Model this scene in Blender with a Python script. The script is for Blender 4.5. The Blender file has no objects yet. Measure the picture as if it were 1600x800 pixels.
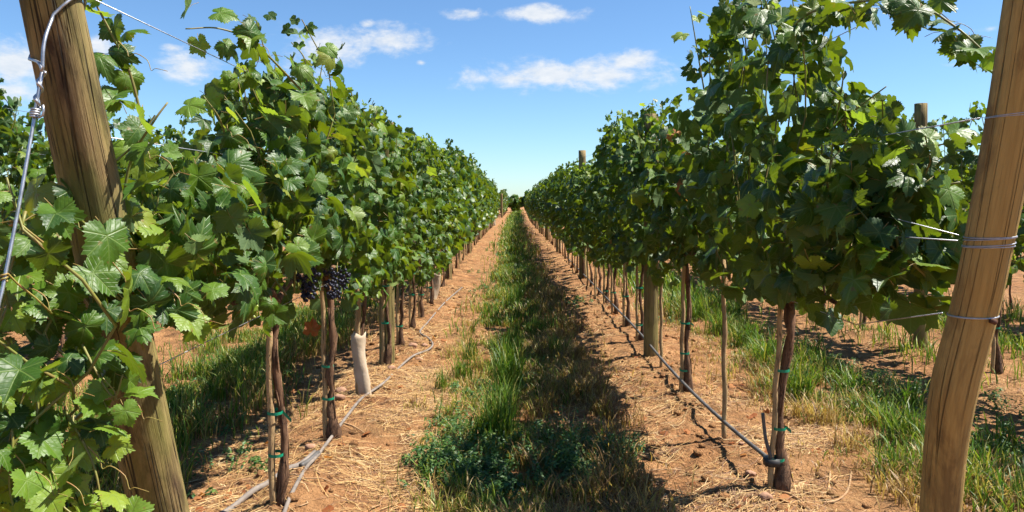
import bpy, math, random
import numpy as np
from mathutils import Vector, Matrix

random.seed(7)
RNG = np.random.default_rng(11)
scene = bpy.context.scene
COL = scene.collection

# ------------------------------------------------------------------ camera
EYE = 1.4                      # eye height in metres
FPX = 1150.0                   # focal length in pixels of a 1600 px wide picture
VPX, VPY = 793.0, 308.0        # where the rows meet on the horizon
cam_d = bpy.data.cameras.new('camera')
cam_d.sensor_width = 36.0
cam_d.lens = FPX / 1600 * 36
cam_d.shift_x = (800 - VPX) / 1600
cam_d.shift_y = (VPY - 400) / 1600
cam_d.clip_start = 0.05
cam_d.clip_end = 9000
cam = bpy.data.objects.new('camera', cam_d)
cam.location = (0, 0, EYE)
cam.rotation_euler = (math.radians(90), 0, 0)
COL.objects.link(cam)
scene.camera = cam

# ------------------------------------------------------------------ sun, sky, exposure
SUN_VEC = Vector((0.62, 0.03, 1.0)).normalized()     # towards the sun
SUN_EL = math.asin(SUN_VEC.z)
SUN_AZ = math.atan2(SUN_VEC.x, SUN_VEC.y)
sd = bpy.data.lights.new('sun', 'SUN')
sd.energy = 5.0
sd.angle = math.radians(0.53)
sd.color = (1.0, 0.94, 0.85)
sun = bpy.data.objects.new('sun', sd)
sun.rotation_euler = (-SUN_VEC).to_track_quat('-Z', 'Y').to_euler()
sun.location = (20, 0, 40)
COL.objects.link(sun)
scene.view_settings.view_transform = 'Standard'
scene.view_settings.look = 'None'
scene.view_settings.gamma = 1.0
scene.view_settings.use_curve_mapping = False
scene.view_settings.exposure = 1.3
scene.cycles.max_bounces = 4
scene.cycles.diffuse_bounces = 2
scene.cycles.glossy_bounces = 1
scene.cycles.transmission_bounces = 3
scene.cycles.use_adaptive_sampling = True
scene.cycles.adaptive_threshold = 0.03
scene.cycles.caustics_reflective = False
scene.cycles.caustics_refractive = False
scene.cycles.sample_clamp_indirect = 4.0


class NT:
    """small helper for node trees"""
    def __init__(self, tree):
        self.t = tree
        tree.nodes.clear()

    def n(self, kind, **kw):
        nd = self.t.nodes.new(kind)
        for k, v in kw.items():
            setattr(nd, k, v)
        return nd

    def l(self, a, b):
        self.t.links.new(a, b)

    def put(self, sock, v):
        if hasattr(v, 'is_output'):
            self.l(v, sock)
        elif v is not None:
            sock.default_value = v

    def m(self, op, a, b=None, c=None, clamp=False):
        nd = self.n('ShaderNodeMath', operation=op, use_clamp=clamp)
        self.put(nd.inputs[0], a)
        if b is not None:
            self.put(nd.inputs[1], b)
        if c is not None:
            self.put(nd.inputs[2], c)
        return nd.outputs[0]

    def vm(self, op, a, b=None, scale=None):
        nd = self.n('ShaderNodeVectorMath', operation=op)
        self.put(nd.inputs[0], a)
        if b is not None:
            self.put(nd.inputs[1], b)
        if scale is not None:
            self.put(nd.inputs['Scale'], scale)
        return nd.outputs[1] if op in ('DOT_PRODUCT', 'LENGTH', 'DISTANCE') else nd.outputs[0]

    def noise(self, vec, scale, detail=3.0, rough=0.55, out=0, dist=0.0):
        nd = self.n('ShaderNodeTexNoise')
        self.put(nd.inputs['Vector'], vec)
        nd.inputs['Scale'].default_value = scale
        nd.inputs['Detail'].default_value = detail
        nd.inputs['Roughness'].default_value = rough
        nd.inputs['Distortion'].default_value = dist
        return nd.outputs[out]

    def ramp(self, fac, stops, interp='LINEAR'):
        nd = self.n('ShaderNodeValToRGB')
        nd.color_ramp.interpolation = interp
        el = nd.color_ramp.elements
        while len(el) < len(stops):
            el.new(0.5)
        for e, (p, c) in zip(el, stops):
            e.position = p
            e.color = (c[0], c[1], c[2], 1) if len(c) == 3 else c
        self.put(nd.inputs[0], fac)
        return nd.outputs[0]

    def mapr(self, v, a, b, c=0.0, d=1.0, smooth=False):
        nd = self.n('ShaderNodeMapRange')
        if smooth:
            nd.interpolation_type = 'SMOOTHSTEP'
        self.put(nd.inputs[0], v)
        for i, x in enumerate((a, b, c, d)):
            nd.inputs[1 + i].default_value = x
        return nd.outputs[0]

    def mix(self, fac, a, b, blend='MIX'):
        nd = self.n('ShaderNodeMix', data_type='RGBA', blend_type=blend)
        self.put(nd.inputs[0], fac)
        for s, v in ((nd.inputs[6], a), (nd.inputs[7], b)):
            if isinstance(v, tuple) and len(v) == 3:
                v = (v[0], v[1], v[2], 1)
            self.put(s, v)
        return nd.outputs[2]


def build_world():
    w = bpy.data.worlds.new('World')
    scene.world = w
    w.use_nodes = True
    w.cycles.sampling_method = 'MANUAL'
    w.cycles.sample_map_resolution = 256
    g = NT(w.node_tree)
    out = g.n('ShaderNodeOutputWorld')
    bg = g.n('ShaderNodeBackground')
    bg.inputs['Strength'].default_value = 0.061
    sky = g.n('ShaderNodeTexSky', sky_type='NISHITA')
    sky.sun_disc = False
    sky.sun_elevation = SUN_EL
    sky.sun_rotation = SUN_AZ
    sky.altitude = 800
    sky.air_density = 1.0
    sky.dust_density = 0.3
    sky.ozone_density = 2.0
    tc = g.n('ShaderNodeTexCoord')
    d = tc.outputs['Generated']
    sep = g.n('ShaderNodeSeparateXYZ')
    g.l(d, sep.inputs[0])
    az = g.m('ARCTAN2', sep.outputs[0], sep.outputs[1])
    el = g.m('ARCSINE', sep.outputs[2])
    n1 = g.noise(g.vm('MULTIPLY', d, (1.0, 1.0, 1.6)), 16.0, 7.0, 0.62, dist=0.3)
    n2 = g.noise(g.vm('MULTIPLY', d, (1.0, 1.0, 2.4)), 52.0, 4.0, 0.6)
    nz = g.m('ADD', g.m('MULTIPLY', g.m('SUBTRACT', n1, 0.5), 3.0), g.m('MULTIPLY', g.m('SUBTRACT', n2, 0.5), 0.8))
    # fair-weather clouds: (azimuth deg, elevation deg, half-width deg, half-height deg, density)
    clouds = []
    for px, py, hw, hh, dn in ((885, 116, 180, 25, 1.0), (985, 98, 62, 17, 1.0), (800, 122, 90, 13, .95), (505, 84, 66, 38, 1.05), (600, 62, 78, 24, .95), (574, 38, 16, 8, .55),
                               (300, 102, 56, 27, .95), (270, 75, 22, 8, .55), (15, 100, 74, 42, 1.1), (5, 142, 70, 18, .9), (155, 75, 34, 18, .9),
                               (825, 22, 72, 13, .85), (735, 21, 42, 10, .85), (1500, 100, 40, 7, .35), (1545, 45, 40, 10, .35), (658, 98, 10, 5, .4),
                               ):
        a = math.atan((px - VPX) / FPX)
        e = math.atan((VPY - py) / FPX * math.cos(a))
        k = math.cos(a)
        clouds.append((a, e, hw / FPX * k * k, hh / FPX * k, dn))
    # the same kind of scattered low cloud goes on all round, outside the view
    n3 = g.noise(g.vm('MULTIPLY', d, (1.0, 1.0, 3.0)), 5.0, 6.0, 0.6)
    total = g.m('MULTIPLY', g.mapr(n3, 0.60, 0.72, 0, .9, True), g.m('MULTIPLY', g.mapr(g.m('ABSOLUTE', az), .70, .85, 0, 1, True),
                g.m('MULTIPLY', g.mapr(el, .04, .12, 0, 1, True), g.mapr(el, .45, .3, 0, 1, True))))
    cv = g.n('ShaderNodeCombineXYZ')
    g.l(az, cv.inputs[0])
    g.l(el, cv.inputs[1])
    fm = None
    for a, e, hw, hh, dn in clouds:
        nd = g.n('ShaderNodeVectorMath', operation='MULTIPLY_ADD')
        g.l(cv.outputs[0], nd.inputs[0])
        nd.inputs[1].default_value = (1 / hw, 1 / hh, 0)
        nd.inputs[2].default_value = (-a / hw, -e / hh, 0)
        f = g.m('SUBTRACT', 0.95 + .25 * dn, g.vm('LENGTH', nd.outputs[0]))
        fm = f if fm is None else g.m('MAXIMUM', fm, f)
    c = g.m('MULTIPLY', g.mapr(g.m('ADD', fm, nz), 0.0, 1.15, 0, 1, True), g.mapr(fm, -0.75, 0.15, 0, 1, True))
    total = g.m('MAXIMUM', total, c)
    cl = g.mix(g.mapr(n2, 0.3, 0.7), (5.2, 5.6, 6.1), (6.4, 6.5, 6.6))
    # deepen the zenith blue the way the clear dry air of the place does
    skyc = g.mix(1.0, sky.outputs[0], (0.76, 0.98, 1.16), 'MULTIPLY')
    g.l(g.mix(g.m('MULTIPLY', total, 0.9), skyc, cl), bg.inputs['Color'])
    g.l(bg.outputs[0], out.inputs[0])


build_world()

# ------------------------------------------------------------------ small helpers


def P(px, py, y):
    """world point at depth y that a 1600x800 picture of this place shows at (px, py)"""
    return Vector(((px - VPX) / FPX * y, y, EYE - (py - VPY) / FPX * y))


def G(px, py, z=0.0):
    """point of the ground level z shown at (px, py)"""
    y = FPX * (EYE - z) / (py - VPY)
    return Vector(((px - VPX) / FPX * y, y, z))


def shift(y):
    """the rows bend slightly to the right far away"""
    return 0.00014 * np.maximum(y, 0) ** 2 * (np.asarray(y) < 120) + 2.6 * (np.asarray(y) >= 120)


def _hash(ix, iy, seed):
    h = (ix.astype(np.int64) * 374761393 + iy.astype(np.int64) * 668265263 + seed * 982451653) & 0xffffffff
    h = ((h ^ (h >> 13)) * 1274126177) & 0xffffffff
    return ((h ^ (h >> 16)) & 0xffff) / 65535.0


def vnoise(x, y, seed=0):
    x = np.asarray(x, float)
    y = np.asarray(y, float)
    ix, iy = np.floor(x), np.floor(y)
    fx, fy = x - ix, y - iy
    fx = fx * fx * (3 - 2 * fx)
    fy = fy * fy * (3 - 2 * fy)
    a, b = _hash(ix, iy, seed), _hash(ix + 1, iy, seed)
    c, d = _hash(ix, iy + 1, seed), _hash(ix + 1, iy + 1, seed)
    return (a * (1 - fx) + b * fx) * (1 - fy) + (c * (1 - fx) + d * fx) * fy - 0.5


ROWS = {'LL': -5.95, 'L': -1.0, 'LN': -3.5, 'R': 1.23, 'RN': 3.7, 'RR': 6.15}


def gz(x, y):
    """height of the soil"""
    x = np.asarray(x, float)
    y = np.asarray(y, float)
    xs = x - shift(y)
    z = -0.32 * np.clip((y - 14) / 36, 0, 1) ** 1.5
    near = np.clip((70 - y) / 30, 0, 1)
    row = 0
    for rx in ROWS.values():
        row = np.maximum(row, np.exp(-((xs - rx) / 0.30) ** 2))
    z = z + near * (0.05 * row - 0.012)
    rough = (0.60 + 0.55 * row)
    z = z + near * rough * (0.045 * vnoise(x * 2.3, y * 2.3, 1) + 0.040 * vnoise(x * 6, y * 6, 2))
    fine = np.clip((18 - y) / 8, 0, 1)
    cl = vnoise(x * 14, y * 14, 3)
    z = z + fine * (0.040 * rough * np.maximum(cl, 0.05) + 0.013 * vnoise(x * 25, y * 25, 4))
    return z


def gzs(x, y):
    return float(gz(np.array([x]), np.array([y]))[0])


def mesh_tris(name, V, F, mat, attrs=None, uv=None, smooth=True):
    """mesh from numpy vertices and triangles"""
    me = bpy.data.meshes.new(name)
    V = np.asarray(V, np.float32)
    F = np.asarray(F, np.int32)
    me.vertices.add(len(V))
    me.vertices.foreach_set('co', V.ravel())
    me.loops.add(F.size)
    me.loops.foreach_set('vertex_index', F.ravel())
    me.polygons.add(len(F))
    me.polygons.foreach_set('loop_start', np.arange(0, F.size, F.shape[1], dtype=np.int32))
    me.polygons.foreach_set('loop_total', np.full(len(F), F.shape[1], np.int32))
    if smooth:
        me.polygons.foreach_set('use_smooth', np.ones(len(F), bool))
    if uv is not None:
        ul = me.uv_layers.new(name='UVMap')
        ul.data.foreach_set('uv', np.asarray(uv, np.float32)[F.ravel()].ravel())
    for k, a in (attrs or {}).items():
        a = np.asarray(a, np.float32)
        if a.ndim == 1:
            at = me.attributes.new(k, 'FLOAT', 'POINT')
            at.data.foreach_set('value', a)
        else:
            at = me.color_attributes.new(k, 'FLOAT_COLOR', 'POINT')
            at.data.foreach_set('color', np.concatenate([a, np.ones((len(a), 1), np.float32)], 1).ravel())
    for m in (mat if isinstance(mat, (list, tuple)) else [mat]):
        me.materials.append(m)
    me.update(calc_edges=True)
    return me


def tag(o, label=None, cat=None, group=None, kind=None):
    if label:
        o['label'] = label
    if cat:
        o['category'] = cat
    if group:
        o['group'] = group
    if kind:
        o['kind'] = kind
    return o


def link(name, data, parent=None, loc=None):
    o = bpy.data.objects.new(name, data)
    COL.objects.link(o)
    if parent is not None:
        o.parent = parent
    if loc is not None:
        o.location = loc
    return o


def tube_np(pts, radii, sides=8, cap=True, wob=0.0, seed=0):
    """swept tube; returns V, F(tri)"""
    pts = np.asarray([tuple(p) for p in pts], float)
    n = len(pts)
    radii = np.broadcast_to(np.asarray(radii, float), (n,))
    tang = np.gradient(pts, axis=0)
    tang /= np.linalg.norm(tang, axis=1)[:, None] + 1e-9
    ref = np.array([0.0, 0, 1]) if abs(tang[0][2]) < 0.9 else np.array([0.0, 1, 0])
    V = []
    u = np.cross(tang[0], ref)
    u /= np.linalg.norm(u)
    rr = np.random.default_rng(seed)
    for i in range(n):
        u = u - tang[i] * np.dot(u, tang[i])
        u /= np.linalg.norm(u) + 1e-9
        w = np.cross(tang[i], u)
        for k in range(sides):
            a = 2 * math.pi * k / sides
            r = radii[i] * (1 + wob * (rr.random() - .5))
            V.append(pts[i] + r * (math.cos(a) * u + math.sin(a) * w))
    F = []
    for i in range(n - 1):
        for k in range(sides):
            a = i * sides + k
            b = i * sides + (k + 1) % sides
            F.append((a, b, b + sides))
            F.append((a, b + sides, a + sides))
    if cap:
        V.append(pts[0])
        V.append(pts[-1])
        c0, c1 = len(V) - 2, len(V) - 1
        for k in range(sides):
            F.append((c0, (k + 1) % sides, k))
            F.append((c1, (n - 1) * sides + k, (n - 1) * sides + (k + 1) % sides))
    return np.array(V), np.array(F)


def join_np(parts):
    Vs, Fs, o = [], [], 0
    for V, F in parts:
        Vs.append(V)
        Fs.append(F + o)
        o += len(V)
    return np.concatenate(Vs), np.concatenate(Fs)


def smooth_path(pts, n):
    """Catmull-Rom through points"""
    p = [np.array(tuple(q), float) for q in pts]
    p = [2 * p[0] - p[1]] + p + [2 * p[-1] - p[-2]]
    out = []
    segs = len(p) - 3
    for i in range(segs):
        for k in range(n):
            t = k / n
            a, b, c, d = p[i:i + 4]
            out.append(0.5 * ((2 * b) + (-a + c) * t + (2 * a - 5 * b + 4 * c - d) * t * t + (-a + 3 * b - 3 * c + d) * t ** 3))
    out.append(p[-2])
    return out


# ------------------------------------------------------------------ materials


def new_mat(name):
    m = bpy.data.materials.new(name)
    m.use_nodes = True
    g = NT(m.node_tree)
    out = g.n('ShaderNodeOutputMaterial')
    return m, g, out


def principled(g, base, rough=0.7, spec=0.4, normal=None, metallic=0.0):
    b = g.n('ShaderNodeBsdfPrincipled')
    if isinstance(base, tuple):
        base = (base[0], base[1], base[2], 1)
    g.put(b.inputs['Base Color'], base)
    g.put(b.inputs['Roughness'], rough)
    b.inputs['Specular IOR Level'].default_value = spec
    b.inputs['Metallic'].default_value = metallic
    if normal is not None:
        g.l(normal, b.inputs['Normal'])
    return b


def bump(g, h, strength, dist):
    b = g.n('ShaderNodeBump')
    b.inputs['Strength'].default_value = strength
    b.inputs['Distance'].default_value = dist
    g.l(h, b.inputs['Height'])
    return b.outputs[0]


def mat_leaf(name, stops, trans, trans_amt=0.42, rough=0.45, spec=0.36, fine=True, under=(0.10, 0.16, 0.06)):
    m, g, out = new_mat(name)
    if not fine:           # leaves too far off to show veins
        oi = g.n('ShaderNodeObjectInfo')
        at = g.n('ShaderNodeAttribute', attribute_name='rnd')
        base = g.ramp(g.m('FRACT', g.m('ADD', oi.outputs['Random'], at.outputs['Fac'])), stops)
        geo = g.n('ShaderNodeNewGeometry')
        b = principled(g, g.mix(g.m('MULTIPLY', geo.outputs['Backfacing'], 0.55), base, under), rough, spec)
        tr = g.n('ShaderNodeBsdfTranslucent')
        g.l(g.mix(0.5, g.mix(1.0, base, (3.0, 2.6, 1.1), 'MULTIPLY'), trans), tr.inputs[0])
        mx = g.n('ShaderNodeMixShader')
        mx.inputs[0].default_value = trans_amt
        g.l(b.outputs[0], mx.inputs[1])
        g.l(tr.outputs[0], mx.inputs[2])
        g.l(mx.outputs[0], out.inputs[0])
        return m
    uv = g.n('ShaderNodeUVMap').outputs[0]
    p = g.vm('SUBTRACT', g.vm('MULTIPLY', uv, (2.4, 2.4, 0)), (1.2, 1.2, 0))
    sep = g.n('ShaderNodeSeparateXYZ')
    g.l(p, sep.inputs[0])
    ax = g.m('ABSOLUTE', sep.outputs[0])
    y = sep.outputs[1]
    dm, alongm = None, None
    for a in (0, 50, 108):
        s, c = math.sin(math.radians(a)), math.cos(math.radians(a))
        along = g.m('ADD', g.m('MULTIPLY', ax, s), g.m('MULTIPLY', y, c))
        dist = g.m('ABSOLUTE', g.m('SUBTRACT', g.m('MULTIPLY', ax, c), g.m('MULTIPLY', y, s)))
        dist = g.m('ADD', dist, g.m('MULTIPLY', g.m('LESS_THAN', along, 0), 5.0))
        side = g.m('FRACT', g.m('MULTIPLY', g.m('SUBTRACT', along, g.m('MULTIPLY', dist, 0.9)), 5.5))
        side = g.m('ABSOLUTE', g.m('SUBTRACT', side, 0.5))
        sv = g.m('ADD', g.mapr(side, 0.0, 0.10, 0.0, 1.0), 0)      # 0 on a side vein
        if dm is None:
            dm, alongm = dist, sv
        else:
            less = g.m('LESS_THAN', dist, dm)
            alongm = g.m('ADD', g.m('MULTIPLY', sv, less), g.m('MULTIPLY', alongm, g.m('SUBTRACT', 1.0, less)))
            dm = g.m('MINIMUM', dm, dist)
    main = g.mapr(dm, 0.008, 0.035, 1.0, 0.0)                      # 1 on a main vein
    sec = g.m('MULTIPLY', g.m('SUBTRACT', 1.0, alongm), 0.45)
    vein = g.m('MAXIMUM', main, sec)
    oi = g.n('ShaderNodeObjectInfo')
    at = g.n('ShaderNodeAttribute', attribute_name='rnd')
    rnd = g.m('FRACT', g.m('ADD', oi.outputs['Random'], at.outputs['Fac']))
    base = g.ramp(rnd, stops)
    mott = g.noise(g.vm('ADD', p, g.vm('SCALE', (7.1, 3.3, 1.7), None, rnd) if False else (0, 0, 0)), 2.5, 3.0)
    base = g.mix(g.mapr(mott, 0.3, 0.7, 0.0, 0.35), base, g.mix(1.0, base, (1.5, 1.35, 0.8), 'MULTIPLY'))
    sp = g.m('MULTIPLY', g.mapr(g.noise(g.vm('ADD', p, g.vm('SCALE', (31.0, 17.0, 5.0), scale=rnd)), 3.2, 2.0), 0.66, 0.70), g.m('GREATER_THAN', rnd, 0.45))
    base = g.mix(g.m('MULTIPLY', sp, 0.7), base, (0.16, 0.085, 0.03))
    base = g.mix(g.m('MULTIPLY', vein, 0.35), base, (0.22, 0.30, 0.08))
    geo = g.n('ShaderNodeNewGeometry')
    base2 = g.mix(g.m('MULTIPLY', geo.outputs['Backfacing'], 0.55), base, under)
    h = g.m('ADD', g.m('MULTIPLY', vein, -1.0), g.m('MULTIPLY', g.noise(p, 5.0, 1.0), 0.8))
    nrm = bump(g, h, 0.35, 0.005)
    rg = g.m('ADD', rough, g.m('MULTIPLY', geo.outputs['Backfacing'], 0.3))
    b = principled(g, base2, rg, spec, nrm)
    tr = g.n('ShaderNodeBsdfTranslucent')
    tcol = g.mix(g.m('MULTIPLY', vein, 0.5), g.mix(0.5, g.mix(1.0, base, (3.0, 2.6, 1.1), 'MULTIPLY'), trans), (0.10, 0.16, 0.02))
    g.l(tcol, tr.inputs[0])
    mx = g.n('ShaderNodeMixShader')
    mx.inputs[0].default_value = trans_amt
    g.l(b.outputs[0], mx.inputs[1])
    g.l(tr.outputs[0], mx.inputs[2])
    g.l(mx.outputs[0], out.inputs[0])
    return m


M = {}
LEAFC = [(0.0, (0.014, 0.045, 0.010)), (0.4, (0.027, 0.076, 0.008)), (0.75, (0.050, 0.110, 0.007)), (0.93, (0.085, 0.146, 0.009)), (1.0, (0.15, 0.175, 0.016))]
M['leaf'] = mat_leaf('vine_leaf', LEAFC, (0.27, 0.33, 0.007), 0.26)
M['farleaf'] = mat_leaf('distant_vine_leaf', LEAFC, (0.27, 0.33, 0.007), 0.26, fine=False)
M['young'] = mat_leaf('young_vine_leaf', [(0.0, (0.07, 0.15, 0.016)), (0.6, (0.11, 0.20, 0.022)), (1.0, (0.18, 0.26, 0.03))], (0.32, 0.42, 0.03), 0.38)
M['dryleaf'] = mat_leaf('dry_vine_leaf', [(0.0, (0.20, 0.06, 0.025)), (1.0, (0.34, 0.15, 0.06))], (0.45, 0.12, 0.03), 0.3, 0.7, 0.2, (0.3, 0.16, 0.09))


def mat_simple(name, col, rough=0.6, spec=0.4, nscale=None, col2=None, metallic=0.0, bmp=0.0):
    m, g, out = new_mat(name)
    tc = g.n('ShaderNodeTexCoord').outputs['Object']
    base, nrm = col, None
    if nscale:
        n = g.noise(tc, nscale, 4.0)
        base = g.mix(g.mapr(n, 0.3, 0.7), col, col2 or col)
        if bmp:
            nrm = bump(g, n, 0.7, bmp)
    b = principled(g, base, rough, spec, nrm, metallic)
    g.l(b.outputs[0], out.inputs[0])
    return m


M['petiole'] = mat_simple('leaf_stalk', (0.20, 0.22, 0.04), 0.5, 0.4, 30, (0.28, 0.12, 0.05))
M['shoot'] = mat_simple('green_shoot', (0.15, 0.18, 0.03), 0.5, 0.4, 14, (0.17, 0.12, 0.035))
M['wire'] = mat_simple('galvanised_wire', (0.52, 0.53, 0.55), 0.42, 0.5, 60, (0.30, 0.31, 0.33), 0.85)
M['tie'] = mat_simple('green_tie_tape', (0.0, 0.17, 0.085), 0.4, 0.4, 20, (0.01, 0.25, 0.14))
M['berry'] = mat_simple('dark_grape', (0.006, 0.006, 0.018), 0.5, 0.4, 60, (0.018, 0.021, 0.045))
M['greenberry'] = mat_simple('green_grape', (0.22, 0.27, 0.05), 0.3, 0.5, 30, (0.30, 0.33, 0.09))
M['hose_grey'] = mat_simple('weathered_hose', (0.23, 0.195, 0.165), 0.8, 0.25, 18, (0.12, 0.10, 0.085), 0.0, 0.002)
M['hose_dark'] = mat_simple('dark_hose', (0.055, 0.052, 0.05), 0.55, 0.4, 12, (0.12, 0.11, 0.10), 0.0, 0.002)
M['sleeve'] = mat_simple('paper_sleeve', (0.50, 0.41, 0.31), 0.85, 0.2, 9, (0.36, 0.27, 0.18), 0.0, 0.01)
M['stone'] = mat_simple('stone', (0.34, 0.20, 0.13), 0.9, 0.2, 16, (0.24, 0.13, 0.08), 0.0, 0.02)
M['cane'] = mat_simple('dry_cane', (0.40, 0.26, 0.14), 0.8, 0.2, 20, (0.25, 0.14, 0.07), 0.0, 0.004)
M['tape'] = mat_simple('black_tape', (0.03, 0.028, 0.027), 0.5, 0.4)
M['rust'] = mat_simple('rusty_iron', (0.14, 0.06, 0.03), 0.8, 0.3, 40, (0.07, 0.03, 0.02))


def mat_wood(name, c1, c2, dark, crack=0.6, green=0.0, scale=1.0, streak=0.5, axis=False, st0=.47):
    m, g, out = new_mat(name)
    tc = g.n('ShaderNodeAttribute', attribute_name='axis').outputs['Vector'] if axis else g.n('ShaderNodeTexCoord').outputs['Object']
    st = g.vm('MULTIPLY', tc, (1, 1, 0.03))
    grain = g.noise(st, 150 * scale, 5.0, 0.65, dist=0.4)
    broad = g.noise(g.vm('MULTIPLY', tc, (1, 1, 0.3)), 9 * scale, 4.0, 0.6)
    base = g.mix(g.mapr(grain, 0.3, 0.72), c1, c2)
    stain = g.mapr(g.noise(g.vm('MULTIPLY', tc, (1.3, 1.3, 0.35)), 11 * scale, 5.0, 0.65, dist=0.5), st0, st0 + .16)
    base = g.mix(g.m('MULTIPLY', stain, streak), base, dark)
    if green:
        base = g.mix(g.m('MULTIPLY', g.mapr(broad, 0.35, 0.65), green), base, (0.24, 0.24, 0.05))
    ck = g.noise(g.vm('MULTIPLY', tc, (1, 1, 0.006)), 60 * scale, 1.0, 0.4)
    ckl = g.mapr(g.m('ABSOLUTE', g.m('SUBTRACT', ck, 0.5)), 0.0, 0.024, 1.0, 0.0)
    ckl = g.m('MULTIPLY', ckl, g.mapr(g.noise(tc, 5.0, 2.0), 0.40, 0.52))
    base = g.mix(g.m('MULTIPLY', ckl, crack), base, (dark[0] * .3, dark[1] * .3, dark[2] * .3))
    h = g.m('SUBTRACT', g.m('MULTIPLY', grain, 0.6), g.m('MULTIPLY', ckl, 1.2))
    b = principled(g, base, 0.82, 0.25, bump(g, h, 1.0, 0.007))
    g.l(b.outputs[0], out.inputs[0])
    return m


M['post_left'] = mat_wood('weathered_post', (0.27, 0.19, 0.085), (0.155, 0.10, 0.045), (0.045, 0.026, 0.015), 0.9, 0.45, 1.0, 0.92, True, .43)
M['post_right'] = mat_wood('brown_post', (0.46, 0.315, 0.105), (0.32, 0.21, 0.066), (0.12, 0.068, 0.026), 0.25, 0.0, 1.0, 0.65, True)
M['post_row'] = mat_wood('row_post', (0.27, 0.19, 0.09), (0.17, 0.11, 0.05), (0.06, 0.04, 0.02), 0.8, 0.35, 1.0, 0.6, True)
M['stake'] = mat_wood('stake_wood', (0.52, 0.36, 0.18), (0.36, 0.235, 0.11), (0.15, 0.08, 0.04), 0.6, 0.0, 2.2, 0.5)
M['bark'] = mat_wood('vine_bark', (0.24, 0.135, 0.075), (0.12, 0.062, 0.034), (0.035, 0.016, 0.009), 0.8, 0.0, 2.0, 0.8)


def mat_attr(name, rough, spec, trans):
    """material whose base colour is stored per blade"""
    m, g, out = new_mat(name)
    c = g.n('ShaderNodeAttribute', attribute_name='col').outputs['Color']
    b = principled(g, c, rough, spec)
    tr = g.n('ShaderNodeBsdfTranslucent')
    g.l(g.mix(1.0, c, (1.5, 1.6, 0.9), 'MULTIPLY'), tr.inputs[0])
    mx = g.n('ShaderNodeMixShader')
    mx.inputs[0].default_value = trans
    g.l(b.outputs[0], mx.inputs[1])
    g.l(tr.outputs[0], mx.inputs[2])
    g.l(mx.outputs[0], out.inputs[0])
    return m


M['grass'] = mat_attr('grass_blades', 0.5, 0.4, 0.35)
M['straw'] = mat_attr('straw', 0.6, 0.3, 0.15)


def mat_ground():
    m, g, out = new_mat('dry_soil')
    tc = g.n('ShaderNodeTexCoord').outputs['Object']
    big = g.noise(tc, 0.9, 4.0, 0.6)
    mid = g.noise(tc, 6.0, 5.0, 0.6)
    fine = g.noise(tc, 45.0, 4.0, 0.65)
    base = g.ramp(mid, [(0.34, (0.090, 0.038, 0.017)), (0.5, (0.275, 0.128, 0.052)), (0.68, (0.39, 0.205, 0.090))])
    base = g.mix(g.mapr(big, 0.35, 0.65, 0, 0.5), base, (0.30, 0.172, 0.076))
    base = g.mix(g.mapr(fine, 0.40, 0.30, 0, 0.55), base, (0.10, 0.045, 0.024))
    base = g.mix(g.mapr(fine, 0.60, 0.72, 0, 0.6), base, (0.45, 0.28, 0.16))
    # dead grass trodden flat: thin streaky fibres
    w1 = g.noise(g.vm('MULTIPLY', tc, (1.0, 0.10, 1.0)), 120.0, 3.0, 0.6, dist=1.0)
    w2 = g.noise(g.vm('MULTIPLY', tc, (0.12, 1.0, 1.0)), 110.0, 3.0, 0.6, dist=1.2)
    fib = g.m('MAXIMUM', w1, w2)
    patch = g.mapr(g.noise(tc, 2.2, 4.0, 0.65), 0.42, 0.62)
    base = g.mix(g.m('MULTIPLY', g.mapr(fib, 0.58, 0.70), g.m('MULTIPLY', patch, 0.75)), base, (0.44, 0.29, 0.12))
    h = g.m('ADD', g.m('MULTIPLY', mid, 1.0), g.m('ADD', g.m('MULTIPLY', fine, 0.45), g.m('MULTIPLY', fib, 0.35)))
    h2 = g.noise(tc, 18.0, 4.0, 0.6)
    h = g.m('ADD', h, g.m('MULTIPLY', h2, 0.8))
    b = principled(g, base, 0.95, 0.15, bump(g, h, 1.0, 0.05))
    g.l(b.outputs[0], out.inputs[0])
    return m


M['ground'] = mat_ground()

# ------------------------------------------------------------------ ground sheet


def build_ground():
    xs = list(np.arange(-4.6, 4.8, 0.036))
    st, x = 0.045, xs[-1]
    hi = []
    while x < 4000:
        st *= 1.12
        x += st
        hi.append(x)
    lo, st, x = [], 0.045, xs[0]
    while x > -4000:
        st *= 1.12
        x -= st
        lo.append(x)
    xs = np.array(lo[::-1] + xs + hi)
    ys, y = [-4000., -1500, -600, -200, -80, -30, -10, -4, -1.5, 0, 0.8, 1.3], 1.6
    while y < 5000:
        ys.append(y)
        y += max(0.034, y * (0.0062 if y < 25 else 0.02 if y < 80 else 0.15))
    ys = np.array(ys)
    X, Y = np.meshgrid(xs, ys)
    Z = gz(X.ravel(), Y.ravel())
    V = np.stack([X.ravel(), Y.ravel(), Z], 1)
    nx, ny = len(xs), len(ys)
    i = (np.arange(ny - 1)[:, None] * nx + np.arange(nx - 1)[None, :]).ravel()
    F = np.stack([i, i + 1, i + 1 + nx, i + nx], 1)
    o = link('ground', mesh_tris('ground', V, F, M['ground']))
    tag(o, kind='structure', label='reddish tan soil with flattened dead grass between the rows', cat='ground')


build_ground()

# ------------------------------------------------------------------ grape leaves


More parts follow.
